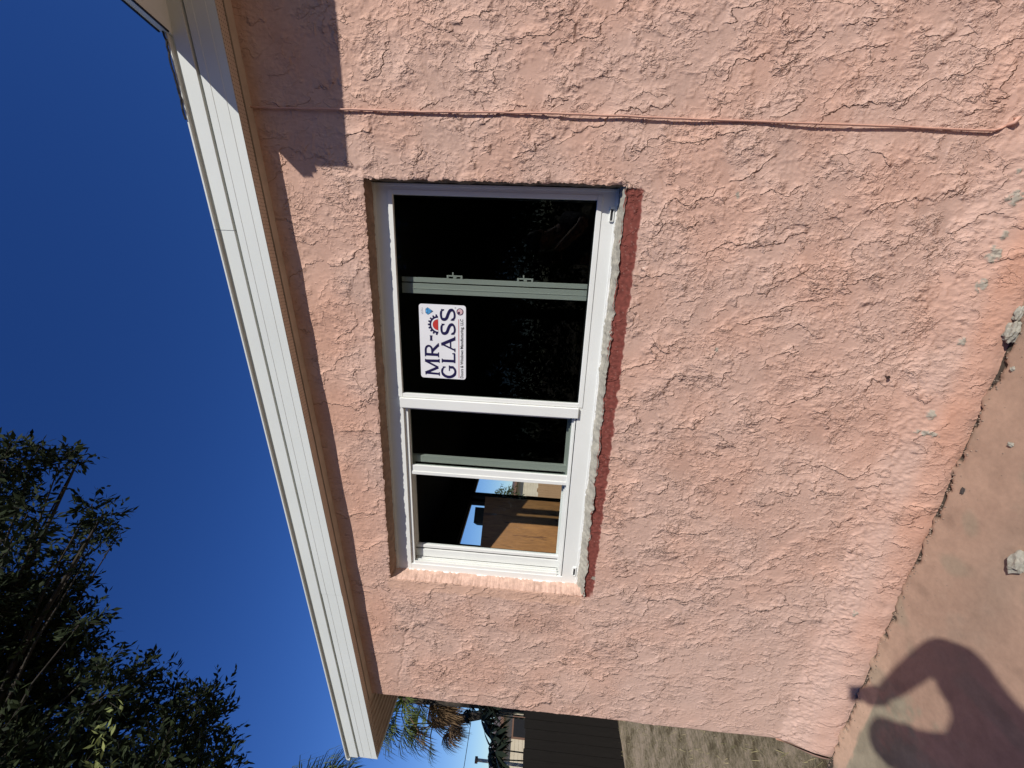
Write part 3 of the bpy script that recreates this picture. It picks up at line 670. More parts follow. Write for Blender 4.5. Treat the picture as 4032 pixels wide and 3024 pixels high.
for k in range(5):
    zz_ = .876-.045+.0225*k; hw = math.sqrt(max(0, .0115**2-((zz_-.876)*(sz1-sz0))**2))/(sx1-sx0)
    b.quad(SP(.918-hw, zz_-.005, d0+.0004), SP(.918+hw, zz_-.005, d0+.0004), SP(.918+hw, zz_+.005, d0+.0004), SP(.918-hw, zz_+.005, d0+.0004))
b.build('flag_stripes', M_sred, st)
b = MB(); b.quad(SP(.890, .835, d0+.0006), SP(.918, .835, d0+.0006), SP(.918, .875, d0+.0006), SP(.890, .875, d0+.0006)); b.build('flag_canton', M_navy, st)
# emblem: half gear and cut diamond
b = MB(); disc(b, .735, .405, .038, d0, 24, 0, 180, .0)
for k in range(9):
    t = math.radians(10+20*k); c_ = SP(.735, .405, d0+.0001); u = Vector((math.cos(t), 0, math.sin(t))); v = Vector((-math.sin(t), 0, math.cos(t)))
    q = lambda r, s: tuple(Vector(c_)+u*r+v*s)
    b.quad(q(.035, -.0045), q(.0455, -.0032), q(.0455, .0032), q(.035, .0045))
b.build('gear_emblem', M_navy, st)
b = MB(); disc(b, .735, .405, .030, d0+.0003, 20, 0, 180, .024); b.build('gear_ring', M_stk, st)
b = MB(); disc(b, .735, .405, .0235, d0+.0003, 20, 0, 180, .0); b.build('gear_centre', M_sred, st)
b = MB(); D4 = [(.865, .19), (.885, .145), (.935, .145), (.955, .19), (.91, .30)]
b.v += [SP(*p, d0) for p in D4]; b.f.append((0, 1, 2, 3, 4)); b.build('diamond', M_sblue, st)
b = MB()
for p, q in (((.865, .19), (.955, .19)), ((.865, .19), (.885, .145)), ((.885, .145), (.935, .145)), ((.935, .145), (.955, .19)), ((.955, .19), (.91, .30)), ((.91, .30), (.865, .19)), ((.895, .19), (.91, .30)), ((.925, .19), (.91, .30)), ((.885, .145), (.895, .19)), ((.935, .145), (.925, .19))):
    stroke(b, [p, q], .004, d0+.0002)
for k in range(5):
    an = math.radians(50+20*k); stroke(b, [(.91+.045*math.cos(an)*1.0, .145-.03-.03*math.sin(an)), (.91+.065*math.cos(an), .145-.03-.07*math.sin(an))], .003, d0)
b.build('diamond_lines', M_navy, st)

st.scale = (1.0071, 1, 1.0071); st.location = (st.location.x*1.0071, st.location.y+BACK, 1.7+(st.location.z-1.7)*1.0071)
# ------------------------------------------------------------------ furniture seen inside
M_wood = woodmat('oak_veneer', (.38, .175, .055), (.10, .038, .015), 22, (1, 1, .08) )
A0 = Vector((-1.757, .423, 0)); A1 = Vector((-1.525, .627, 0)); dr = (A1-A0).normalized(); bk = Vector((-dr.y, dr.x, 0))
def obx(b, f0, f1, g0, g1, z0_, z1_):
    n = len(b.v)
    for z in (z0_, z1_):
        for f, g in ((f0, g0), (f1, g0), (f1, g1), (f0, g1)): p = A0+dr*f+bk*g; b.v.append((p.x, p.y, z))
    b.f += [(n,n+3,n+2,n+1),(n+4,n+5,n+6,n+7),(n,n+1,n+5,n+4),(n+1,n+2,n+6,n+5),(n+2,n+3,n+7,n+6),(n+3,n,n+4,n+7)]
cabn = empty('wood_cabinet', (A0.x, A0.y, .02)); tag(cabn, 'tall oak grained cabinet standing inside behind the open left pane', 'cabinet')
b = MB(); obx(b, 0, .309, 0, .018, .02, 2.0); b.build('side_panel', M_wood, cabn)
b = MB(); obx(b, 0, .309, .0185, .32, 1.975, 1.998); b.build('top_board', M_wood, cabn)
b = MB(); obx(b, 0, .309, .321, .339, .02, 2.0); b.build('side_panel', M_wood, cabn)
b = MB(); obx(b, .003, .012, .0185, .3205, .02, 1.974); b.build('back_panel', M_wood, cabn)
b = MB(); obx(b, .14, .240, .02, .22, 2.0, 2.062); bx_ = b.build('storage_box', M_dark, None, origin=tuple(A0+dr*.2+bk*.1+Vector((0, 0, 2.0))))
tag(bx_, 'small black box lying on top of the oak cabinet indoors', 'box')

# ================================================================== GROUND
M_dirt, nn, ll, bs = nodes('dry_dirt'); bs.inputs['Roughness'].default_value = .95; bs.inputs['Specular IOR Level'].default_value = .1
tc = nn.new('ShaderNodeTexCoord')
n1 = N(nn, 'ShaderNodeTexNoise', Scale=1.6, Detail=8, Roughness=.7); n2 = N(nn, 'ShaderNodeTexNoise', Scale=13, Detail=10, Roughness=.8)
ll.new(tc.outputs['Object'], n1.inputs['Vector']); ll.new(tc.outputs['Object'], n2.inputs['Vector'])
ad = nn.new('ShaderNodeMath'); ad.operation = 'ADD'; ll.new(n1.outputs[0], ad.inputs[0]); ll.new(n2.outputs[0], ad.inputs[1])
rp = nn.new('ShaderNodeValToRGB'); e = rp.color_ramp.elements; e[0].position = .44; e[0].color = (.11, .085, .05, 1); e[1].position = .57; e[1].color = (.38, .30, .215, 1)
k = e.new(.5); k.color = (.235, .195, .125, 1)
hf = nn.new('ShaderNodeMath'); hf.operation = 'MULTIPLY'; hf.inputs[1].default_value = .5; ll.new(ad.outputs[0], hf.inputs[0]); ll.new(hf.outputs[0], rp.inputs[0]); ll.new(rp.outputs[0], bs.inputs['Base Color'])
bp = N(nn, 'ShaderNodeBump', Strength=.9, Distance=.02); ll.new(n2.outputs[0], bp.inputs['Height']); ll.new(bp.outputs[0], bs.inputs['Normal'])
gr = MB().quad((-150, -150, -.03), (150, -150, -.03), (150, 150, -.03), (-150, 150, -.03)).build('ground', M_dirt); tag(gr, kind='structure')
# walkway slab with painted, worn surface
gx0, gx1, gy0, gy1 = -3.3, 3.2, -3.6, -.060; cs = .010
ngx = int((gx1-gx0)/cs)+1; ngy = int((gy1-gy0)/cs)+1
gX, gY = np.meshgrid(gx0+np.arange(ngx)*cs, gy0+np.arange(ngy)*cs)
gh = .0004*grf(ngx, ngy, cs, .3, seed=80)+.00012*grf(ngx, ngy, cs, .03, seed=81)
gt = grf(ngx, ngy, cs, .5, seed=82)*.6+grf(ngx, ngy, cs, .12, seed=83)*.4
PAINT = np.array([.37, .25, .18]); WORN = np.array([.27, .245, .175]); BEIGE = np.array([.47, .33, .235])
gc = PAINT[None, None]*(1+.07*gt)[..., None]
edge = .05*grf(ngx, ngy, cs, .25, seed=84)+.03*grf(ngx, ngy, cs, .06, seed=85)
worn = sstep(-1.78, -2.02, gX+edge*1.2)*sstep(-.145, -.150, gY+.006*gt)
gc = lin(gc, WORN[None, None]*(1+.10*gt)[..., None], (worn*.95)[..., None])
gc = lin(gc, BEIGE[None, None]*(1+.05*gt)[..., None], (sstep(-.155, -.148, gY+.004*gt)*sstep(-1.5, -1.95, gX))[..., None])
w2_ = sstep(.9, 1.8, grf(ngx, ngy, cs, .3, seed=86)); gc = lin(gc, WORN[None, None]*.95, (w2_*.45)[..., None])
gc *= (1-.14*sstep(1.0, 2.2, grf(ngx, ngy, cs, .2, seed=87)))[..., None]
stain = np.exp(-(((gX+1.33)/.22)**2+((gY+.30)/.09)**2))*sstep(-.8, .8, gt)+.6*np.exp(-(((gX+1.05)/.3)**2+((gY+.36)/.07)**2))
gc = lin(gc, np.array([.20, .18, .14])[None, None], (stain*.42)[..., None])
gap = .007*grf(ngx, ngy, cs, .05, seed=88)+.010*grf(ngx, ngy, cs, .22, seed=89)
gdark = sstep(-.080, -.073, gY-.003+gap*.75); gc = lin(gc, np.array([.05, .045, .035])[None, None], (gdark*.93)[..., None]); gh = gh-.014*gdark
vi = np.arange(ngx*ngy).reshape(ngy, ngx)
f = np.stack([vi[:-1, :-1].ravel(), vi[:-1, 1:].ravel(), vi[1:, 1:].ravel(), vi[1:, :-1].ravel()], 1)
M_walk = attrmat('painted_concrete_walk', .9, .0008, 260, .10, .15, 45)
wk = link(bpy.data.objects.new('walkway', npmesh('walkway', np.stack([gX.ravel(), gY.ravel(), gh.ravel()], 1), f, M_walk, gc.reshape(-1, 3)))); tag(wk, kind='structure')
# crumbs of mortar and grit along the joint
def rock(r, seed, sq=(1, 1, .6)):
    rr_ = random.Random(seed); bm = bmesh.new(); bmesh.ops.create_icosphere(bm, subdivisions=3, radius=r)
    ph = [rr_.uniform(0, 6) for _ in range(6)]
    for v in bm.verts:
        n = v.co.normalized(); k = 1+.22*math.sin(4*n.x+ph[0])*math.sin(5*n.y+ph[1])+.16*math.sin(9*n.z+ph[2]+3*n.x)+rr_.uniform(-.07, .07)
        v.co = Vector((v.co.x*k*sq[0], v.co.y*k*sq[1], v.co.z*k*sq[2]))
    me = bpy.data.meshes.new('rock'); bm.to_mesh(me); bm.free(); return me
M_mort = mat('grey_mortar', (.36, .345, .285), .95, (.25, .235, .19), 60, bump=.003, bscale=90)
M_dk = mat('dark_chip', (.06, .05, .045), .8)
chunks = [((-.945, -.380), .031, M_mort, 'pale jagged mortar chunk lying out on the painted walkway', (1.3, .7, .5)),
          ((-.194, -.078), .030, M_mort, 'grey mortar lump at the foot of the wall, largest of those by the joint', (1.2, .6, .6)),
          ((-.13, -.072), .017, M_mort, 'grey mortar lump at the wall foot just right of the largest one', (1.5, .6, .7)),
          ((-.818, -.131), .010, M_dk, 'small dark flake on the walkway near the wall', (1.4, .7, .3)),
          ((-.575, -.211), .008, M_mort, 'tiny grey pebble alone on the walkway', (1, 1, .7)),
          ((-.32, -.12), .007, M_mort, 'tiny crumb on the walkway close to the wall', (1.2, .8, .7))]
for i, ((x, y), r, m_, lab, sq) in enumerate(chunks):
    me = rock(r, i+3, sq); me.materials.append(m_); o = link(bpy.data.objects.new('mortar_chunk', me)); o.location = (x, y, r*sq[2]*.7); tag(o, lab, 'debris', 'mortar crumbs on the walkway')
b = MB(); rj = random.Random(5)
for _ in range(420):
    x = rj.uniform(-2.6, .3); y = -.078-abs(rj.gauss(0, .012)); r = rj.uniform(.0012, .0042)
    if rj.random() < .25: y -= rj.uniform(0, .12); r *= .6
    n = len(b.v); b.v += [(x-r, y, r*.4), (x+r, y-r*.3, r*.3), (x, y+r, r*.5), (x+r*.2, y, r*1.5), (x, y-r, r*.2)]
    b.f += [(n, n+4, n+3), (n+4, n+1, n+3), (n+1, n+2, n+3), (n+2, n, n+3)]
gt_ = b.build('grit', mat('grit_mix', (.42, .30, .22), .9, (.12, .10, .08), 90)); tag(gt_, kind='stuff')
# dry straw and grass on the dirt
b = MB()
def blade(x, y, L, an, tilt, w_):
    dx, dy = math.cos(an), math.sin(an); p0 = Vector((x, y, -.03)); p1 = p0+Vector((dx*L*math.cos(tilt)*.6, dy*L*math.cos(tilt)*.6, L*math.sin(tilt)*.7)); p2 = p0+Vector((dx*L*math.cos(tilt), dy*L*math.cos(tilt), L*math.sin(tilt)*.8))
    s = Vector((-dy, dx, 0))*w_/2; b.quad(p0-s, p0+s, p1+s*.7, p1-s*.7); b.tri(p1-s*.7, p1+s*.7, p2)
for _ in range(14000):
    x = -2.65-rj.random()**1.4*6; y = rj.uniform(-1.2, 7)
    blade(x, y, rj.uniform(.02, .10), rj.uniform(0, 6.28), rj.uniform(.05, .9), rj.uniform(.002, .005))
gs = b.build('dry_grass', mat('straw', (.36, .30, .17), .9, (.15, .14, .06), 9)); tag(gs, kind='stuff')

# ================================================================== FENCES, NEIGHBOURS
def fence(name, x, y0, y1, hgt, wd, m, label, zj=.02, gapw=.008, seed=1, z0_=-.03):
    r = random.Random(seed); root = empty(name, (x, y0, z0_)); tag(root, label, 'fence')
    me0 = MB().box(-.009, .009, 0, wd-gapw, 0, hgt).build('tmp', m); me = me0.data; bpy.data.objects.remove(me0)
    y = y0
    while y < y1:
        o = bpy.data.objects.new('board', me); o.location = (r.uniform(-.003, .003), y-y0, r.uniform(-zj, zj)*.5); o.rotation_euler = (r.uniform(-.006, .006), 0, 0); COL.objects.link(o); o.parent = root
        y += wd
    for z in (.3, hgt-.3):
        o = MB().box(-.055, -.0125, 0, y1-y0, z, z+.08).build('rail', m); o.parent = root
    y = y0
    while y <= y1+.1:
        o = MB().box(-.15, -.057, -.045, .045, 0, hgt+.03).build('post', m); o.location = (0, y-y0, 0); o.parent = root; y += 2.4
    return root
M_fd = woodmat('near_black_board', (.016, .014, .012), (.008, .007, .006), 3, (1, 1, .1), .8)  # boards in an even near-black tone
M_ft = woodmat('tan_fence_board', (.34, .22, .12), (.20, .12, .06), 3, (1, 1, .1), .8)
fence('board_fence', -7.6, -1.5, 5.4, 1.60, .145, M_fd, 'near black board fence beyond the house corner')
fence('board_fence', -7.6, 5.6, 14.5, 1.50, .145, M_ft, 'sunlit tan board fence seen through the room and its far window')
M_cream = mat('cream_siding', (.52, .46, .34), .8, (.47, .41, .30), 2); M_brown = mat('brown_trim', (.16, .09, .06), .7); M_roofn = mat('brown_roof', (.12, .09, .075), .9, (.08, .06, .05), 10)
def nhouse(x, y0, y1, hw, label, dep=7):
    root = empty('neighbour_house', (x, y0, -.03)); tag(root, label, 'house')
    b = MB(); b.box(-dep, 0, 0, y1-y0, 0, hw); o = b.build('wall', M_cream); o.parent = root
    for k in range(int(hw/.2)):
        o2 = MB().box(.001, .012, .002, y1-y0-.002, k*.2+.01, k*.2+.185).build('siding_board', M_cream); o2.parent = root
    b = MB(); n = 0
    zz = hw
    b.v += [(.55, -.5, zz), (.55, y1-y0+.5, zz), (-dep-.5, y1-y0+.5, zz), (-dep-.5, -.5, zz), (-dep/2, 2.0, zz+.55), (-dep/2, y1-y0-2.0, zz+.55)]
    b.f += [(0, 1, 5, 4), (1, 2, 5), (2, 3, 4, 5), (3, 0, 4), (3, 2, 1, 0)]
    o = b.build('roof', M_roofn); o.parent = root
    o2 = MB().box(.5, .56, -.5, y1-y0+.5, zz-.16, zz+.005).build('eave_board', M_brown); o2.parent = o
    for yy in (1.4, 4.6, 7.4):
        if yy+1.2 < y1-y0:
            o = MB().box(.0125, .05, yy, yy+1.1, .95, 2.0).build('window', M_brown); o.parent = root
            o2 = MB().box(.051, .056, yy+.08, yy+1.02, 1.03, 1.92).build('pane', M_dark); o2.parent = o
    return root
nhouse(-24.0, 5.0, 18.5, 2.62, 'cream sided bungalow beyond the black fence at the bottom edge')
nhouse(-15.5, 19.2, 28.5, 2.9, 'cream sided house with brown trim glimpsed through the far window')
# metal post and overhead wire
pq = CAM+ray(2040, 3012)*10.5; px_, py_ = pq.x, pq.y
b = MB(); b.tube([(px_, py_, -.03), (px_, py_, 2.42)], .028, 8); po = b.build('metal_post', mat('pale_metal', (.55, .52, .42), .5), None, origin=(px_, py_, -.03)); tag(po, 'thin pale metal post with a capped top in front of the bungalow', 'post')
b = MB(); b.tube([(px_, py_, 2.42), (px_, py_, 2.47)], .055, 8); setp(b.build('post_cap', M_brown, None), po)
b = MB(); wp = []
for k in range(24):
    t = k/23; wp.append((-20+2*t*0, 2+18*t, 4.05-.5*math.sin(math.pi*t)+.5*t))
b.tube(wp, .014, 5); wi = b.build('utility_wire', M_blk, None, origin=(-20, 2, 4.05)); tag(wi, 'thin black overhead wire crossing the sky by the palm', 'wire')

# ================================================================== FOLIAGE
def leafmesh(name, cen, dirs, nrm, L, W, m, parent, rnd):
    """many small folded leaves: cen (n,3), dirs unit, nrm unit"""
    s = np.cross(dirs, nrm); s /= np.linalg.norm(s, axis=1)[:, None]+1e-9
    L = L[:, None]; W = W[:, None]
    p0 = cen; p1 = cen+dirs*L*.45+s*W*.5-nrm*W*.06; p2 = cen+dirs*L; p3 = cen+dirs*L*.45-s*W*.5-nrm*W*.06
    co = np.stack([p0, p1, p2, p3], 1).reshape(-1, 3); n = len(cen); base = np.arange(n)*4
    f = np.concatenate([np.stack([base, base+1, base+2], 1), np.stack([base, base+2, base+3], 1)])
    me = npmesh(name, co, f, m, None, smooth=False)
    at = me.attributes.new('rnd', 'FLOAT', 'POINT'); at.data.foreach_set('value', np.repeat(rnd, 4).astype(np.float32))
    o = link(bpy.data.objects.new(name, me))
    if parent is not None: setp(o, parent)
    return o
def unit(v): return v/(np.linalg.norm(v, axis=-1, keepdims=True)+1e-9)
def twigs(clumps, per, seed, Lr=(.07, .11), upb=.25, sprig_len=(.25, .5), sp=.030):
    """clumps: (centre, radius, density). returns leaf arrays and twig segments"""
    r = np.random.default_rng(seed); C_, D_, Nn, LL, WW, RR = [], [], [], [], [], []; seg = []
    for c, rad, dens in clumps:
        n = int(per*dens*(rad/.35)**2)
        for _ in range(n):
            d = unit(r.normal(0, 1, 3)); q = c+d*rad*(r.random()**.45)*.85
            tdir = unit(d*.9+np.array([0, 0, upb])+r.normal(0, .45, 3)); tl = r.uniform(*sprig_len)*min(1.2, rad/.35+.35)
            seg.append((q, q+tdir*tl)); nl = max(2, int(tl/sp))
            for k in range(nl):
                t = (k+.5)/nl; side = unit(np.cross(tdir, r.normal(0, 1, 3)))
                C_.append(q+tdir*tl*t); dd_ = unit(tdir*.75+side*.8); D_.append(dd_); Nn.append(unit(np.cross(dd_, r.normal(0, 1, 3))))
                LL.append(r.uniform(*Lr)); WW.append(LL[-1]*r.uniform(.3, .42)); RR.append(r.random())
    return [np.array(a) for a in (C_, D_, Nn, LL, WW, RR)], seg
M_bark = mat('bark', (.045, .035, .026), .95, (.02, .017, .013), 14, bump=.01, bscale=30)
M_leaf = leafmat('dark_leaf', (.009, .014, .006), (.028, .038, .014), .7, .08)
M_leafy = leafmat('sunlit_leaf', (.17, .20, .07), (.28, .30, .10), .5, .3)
rc = random.Random(3)
Sx = 4032/2212
specs = [(15,1000,50),(75,992,45),(130,998,32),(170,992,22),(20,1085,50),(60,1110,35),(25,1175,45),(75,1165,28),(200,1088,27),(222,1112,30),(212,1150,30),(178,1175,26),(150,1200,24),(118,1215,22),(250,1165,18),(190,1205,16),
         (60,1280,55),(125,1270,45),(25,1350,75),(120,1370,65),(185,1285,24),(175,1345,35),(60,1450,85),(165,1430,48),(225,1430,28),(230,1500,50),(310,1455,30),(345,1435,22),(290,1500,40),(100,1560,95),(240,1590,75),(375,1510,40),(420,1520,36),(465,1500,26),(400,1590,62),(455,1570,40),(480,1640,34),
         (300,1710,100),(430,1720,75),(100,1720,110),(-70,1130,80),(-80,1300,110),(-80,1500,120),(-60,1680,120),(-60,1010,60)]
fork = CAM+ray(-250, 3500)*7.6; tree_base = Vector((fork.x-.2, fork.y-.1, -.03)); clumps = []
for (u, v, r) in specs:
    d = ray(u*Sx, v*Sx); dist = rc.uniform(6.3, 8.2); sc = dist*r*Sx/1560*d.dot(FW)*1.0
    clumps.append((np.array(CAM+d*dist), sc*.68, 2.3))
tree = empty('shade_tree', tuple(tree_base)); tag(tree, 'large dark leafy tree rising beyond the west end of the roof', 'tree')
arr, seg = twigs(clumps, 100, 4, sprig_len=(.18, .40))
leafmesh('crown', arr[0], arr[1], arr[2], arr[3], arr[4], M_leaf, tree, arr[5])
b = MB()
for a, c_ in seg[::2]: b.tube([a, c_], [.0035, .0015], 3, cap=False)
b.build('twigs', M_bark, tree)
b = MB(); b.tube([tree_base, tree_base.lerp(fork, .5)+Vector((-.05, .02, 0)), fork], [.24, .19, .15], 10)
for i in range(6):
    e_ = Vector(clumps[[3, 9, 16, 22, 30, 36][i]][0]); mid = fork.lerp(e_, .5)+Vector((rc.uniform(-.2, .2), rc.uniform(-.2, .2), .25)); b.tube([fork, mid, e_], [.05, .03, .012], 7)
for c, r_, _ in clumps: 
    e_ = Vector(c); s_0 = fork.lerp(e_, .45)+Vector((0, 0, .15)); b.tube([s_0, s_0.lerp(e_, .5)+Vector((rc.uniform(-.1, .1), rc.uniform(-.1, .1), .1)), e_], [.018, .011, .005], 5, cap=False)
b.build('trunk', M_bark, tree, smooth=True)
# sunlit shoot on the tree, its light painted as a paler leaf colour
cl = []
for (u, v) in ((212,1660),(222,1630),(232,1600),(238,1575),(245,1552)):
    cl.append((np.array(CAM+ray(u*Sx, v*Sx)*5.9), .085, 1.0))
a2, s2 = twigs(cl, 60, 9, (.06, .09), .9, (.10, .2)); ys = leafmesh('sunlit_shoot', a2[0], a2[1], a2[2], a2[3], a2[4], M_leafy, tree, a2[5]); ys['label'] = 'sunlit shoot, its light put into a pale leaf colour'; ys['kind'] = 'stuff'

# fan palm behind the corner
def palm(base, cen, R_, nf, seed, label, dead=.35):
    r = random.Random(seed); root = empty('fan_palm', tuple(base)); tag(root, label, 'palm')
    for kind, mm in (('frond', leafmat('palm_green_%d' % seed, (.06, .085, .022), (.13, .16, .045), .5, .2)), ('dead_frond', leafmat('palm_dead_%d' % seed, (.12, .075, .04), (.24, .16, .09), .8, .2))):
        for i in range(nf if kind == 'frond' else int(nf*dead)):
            b = MB(); rn = []
            az = r.uniform(0, 2*math.pi); el = r.uniform(-.35, 1.3) if kind == 'frond' else r.uniform(-1.4, -.5)
            d = Vector((math.cos(az)*math.cos(el), math.sin(az)*math.cos(el), math.sin(el))); pl = R_*r.uniform(.4, .6)
            p0 = Vector(cen); p1 = p0+d*pl*.6; p2 = p0+d*pl+Vector((0, 0, -.08*R_))
            b.tube([p0, p1, p2], [.02, .014, .010], 4, cap=False)
            side = d.cross(Vector((0, 0, 1))).normalized(); upv = side.cross(d)
            nl = 34
            for k in range(nl):
                an = lin(-1.5, 1.5, k/(nl-1)); ld = (d*math.cos(an)+side*math.sin(an)+upv*.15*r.uniform(-1, 1)).normalized(); L = R_*r.uniform(.42, .62)*(1-.25*abs(an)/1.5)
                nn_ = upv.cross(ld).normalized()*R_*.0095
                q0 = p2; q1 = q0+ld*L*.5; q2 = q1+(ld*.8+Vector((0, 0, -.45 if kind == 'frond' else -.9))).normalized()*L*.3; q3 = q2+(ld*.4+Vector((0, 0, -1))).normalized()*L*.28
                b.quad(q0-nn_*.3, q0+nn_*.3, q1+nn_, q1-nn_); b.quad(q1-nn_, q1+nn_, q2+nn_*.7, q2-nn_*.7); b.tri(q2-nn_*.7, q2+nn_*.7, q3)
            o = b.build(kind, mm, root)
            at = o.data.attributes.new('rnd', 'FLOAT', 'POINT'); at.data.foreach_set('value', np.full(len(b.v), r.random(), dtype=np.float32))
    b = MB(); b.tube([base, Vector(base).lerp(Vector(cen), .5)+Vector((.05, 0, 0)), Vector(cen)], [.15, .12, .11], 10); b.build('trunk', M_bark, root, smooth=True)
d = ray(1590, 2748); c_ = CAM+d*13.5; palm((c_.x+.2, c_.y, -.03), tuple(c_), 1.45, 30, 5, 'fan palm with green fronds over a brown dead skirt beyond the corner', .35)
d = ray(1705, 2850); c_ = CAM+d*15.5; g_ = CAM+ray(2050, 2730)*15.5; palm((g_.x, g_.y, -.03), tuple(c_), 1.0, 9, 8, 'smaller ragged brown fan palm just behind the taller one', 1.3)
d = ray(1290, 3260); c_ = CAM+d*12; palm((c_.x, c_.y, -.03), tuple(c_), 1.45, 16, 12, 'palm whose frond tips only just enter the bottom edge', .3)

# umbrella plants with big palmate leaves (dark, against the sky and neighbour wall)
M_umb = leafmat('umbrella_leaf', (.016, .022, .013), (.03, .04, .02), .4, .08)
def umbrella(base, heads, label, seed):
    r = random.Random(seed); root = empty('umbrella_plant', tuple(base)); tag(root, label, 'plant', 'umbrella plants by the corner')
    st_ = MB()
    for h_, sz in heads:
        h_ = Vector(h_); st_.tube([Vector(base), Vector(base).lerp(h_, .5)+Vector((r.uniform(-.06, .06), 0, 0)), h_], [.018, .013, .009], 5)
        for i in range(7):
            az = r.uniform(0, 6.28); el = r.uniform(-.1, .9); d = Vector((math.cos(az)*math.cos(el), math.sin(az)*math.cos(el), math.sin(el)))
            p = h_+d*sz*r.uniform(.5, .9); st_.tube([h_, p], [.005, .003], 4, cap=False)
            b = MB()
            for k in range(10):
                a_ = 2*math.pi*k/10+r.uniform(-.2, .2); u = Vector((math.cos(a_), math.sin(a_), -.35+r.uniform(-.25, .1))).normalized(); s = u.cross(Vector((0, 0, 1))).normalized(); L = sz*r.uniform(.75, 1.1); W = L*.105
                q1 = p+u*L*.3; q2 = p+u*L*.65+Vector((0, 0, -.08*L)); q3 = p+u*L+Vector((0, 0, -.28*L))
                b.tri(p, q1+s*W*.7, q1-s*W*.7); b.quad(q1-s*W*.7, q1+s*W*.7, q2+s*W, q2-s*W); b.tri(q2-s*W, q2+s*W, q3)
            b.build('leaf', M_umb, root)
    st_.build('stem', M_umb, root)
def at_(px, py, dist): return CAM+ray(px, py)*dist
h1 = [(at_(1935, 2815, 9.8), .34), (at_(1900, 2790, 10.0), .28), (at_(1850, 2800, 10.2), .20)]
umbrella((at_(2100, 2830, 9.8).x, at_(2100, 2830, 9.8).y, -.03), h1, 'dark umbrella plant nearest the house corner', 3)
h2 = [(at_(1955, 2950, 9.4), .34), (at_(1945, 2990, 9.6), .20)]
umbrella((at_(2100, 2965, 9.4).x, at_(2100, 2965, 9.4).y, -.03), h2, 'dark umbrella plant standing against the bungalow wall', 4)

# bushy tree between the neighbours (seen through the far window)
def bush(name, base, cen, R_, label, n, seed, cat='tree', L=(.12, .2)):
    root = empty(name, tuple(base)); tag(root, label, cat); r = np.random.default_rng(seed)
    cl = [(np.array(cen)+unit(r.normal(0, 1, 3))*R_*r.uniform(.2, .75)*np.array([1, 1, .8]), R_*r.uniform(.3, .45), 1.0) for _ in range(n)]
    a, s = twigs(cl, 26*(.35/ (R_*.37))**2*4, seed, L, .2, (R_*.15, R_*.3), L[0]*.45); leafmesh('crown', a[0], a[1], a[2], a[3], a[4], M_leafg, root, a[5])
    b = MB(); b.tube([base, Vector(base).lerp(Vector(cen), .6), Vector(cen)], [R_*.07, R_*.05, R_*.03], 8)
    for c, _, _ in cl: b.tube([Vector(base).lerp(Vector(cen), .6), Vector(c)], [R_*.025, R_*.008], 5, cap=False)
    b.build('trunk', M_bark, root)
    return root
M_leafg = leafmat('green_leaf', (.045, .06, .028), (.09, .11, .045), .5, .25)
bush('garden_tree', (-13.0, 15.6, -.03), (-13.0, 15.8, 2.7), 1.7, 'round green tree beside the far cream house', 14, 31)
bush('garden_tree', (-9.0, 9.2, -.03), (-9.0, 9.4, 1.75), .75, 'bare twiggy shrub rising over the tan fence', 5, 32, 'shrub', (.06, .1))
# garden trees on the far side of the walkway, mirrored faintly in the glass
i_ = 0
for (x, y, R_, zc, lab) in ((2.6, -12, 3.0, 4.6, 'tree across the yard opposite the right slider'), (-2.0, -13, 3.4, 5.2, 'tall tree across the yard opposite the window'), (-7.2, -12.5, 3.4, 5.0, 'broad tree across the yard opposite the house corner'), (-13, -12, 3.6, 5.2, 'spreading tree across the yard beyond the house corner'), (-19, -12, 3.6, 5.0, 'farthest tree across the yard to the west')):
    bush('yard_tree', (x, y, -.03), (x, y, zc), R_, lab, 34, 50+i_, 'tree', (.3, .46)); i_ += 1

hroot = empty('added_hedge', (-8, -14.5, -.03)); tag(hroot, 'long unseen hedge added across the yard to darken the glass reflections', 'added_hedge')
rh_ = np.random.default_rng(77); hc = [(np.array([x, -14.5+rh_.normal(0, .2), z]), .75, 1.0) for x in np.arange(-24, 6, .75) for z in (.5, 1.3, 2.1, 2.9)]  # added out of view to keep sky out of the pane reflections
ah, sh_ = twigs(hc, 9, 78, (.22, .34), .2, (.3, .6), .12); ho = leafmesh('added_foliage', ah[0], ah[1], ah[2], ah[3], ah[4], M_leafg, hroot, ah[5]); ho['kind'] = 'stuff'
# ================================================================== PHOTOGRAPHER (outside the picture, casts the shadow)
person = empty('person', (.2, -2.02, 0)); tag(person, 'person holding up a phone, seen only as a shadow on the walkway', 'person')
def skin(name, verts, edges, rad, m, parent, root=0, sub=2):
    me = bpy.data.meshes.new(name); me.from_pydata([tuple(v) for v in verts], edges, []); o = link(bpy.data.objects.new(name, me))
    md = o.modifiers.new('skin', 'SKIN'); sv = me.skin_vertices[0].data if me.skin_vertices else None
    if sv is None:
        me.update(); 
    md.use_smooth_shade = True
    if not me.skin_vertices:
        bm = bmesh.new(); bm.from_mesh(me); bm.verts.layers.skin.verify(); bm.to_mesh(me); bm.free()
    for i, r_ in enumerate(rad):
        sv = me.skin_vertices[0].data[i]; sv.radius = (r_, r_) if not hasattr(r_, '__len__') else r_; sv.use_root = (i == root)
    o.modifiers.new('sub', 'SUBSURF').levels = sub; o.modifiers['sub'].render_levels = sub
    dg = bpy.context.evaluated_depsgraph_get(); ev = bpy.data.meshes.new_from_object(o.evaluated_get(dg)); o.modifiers.clear(); o.data = ev
    ev.materials.clear(); ev.materials.append(m); setp(o, parent); return o
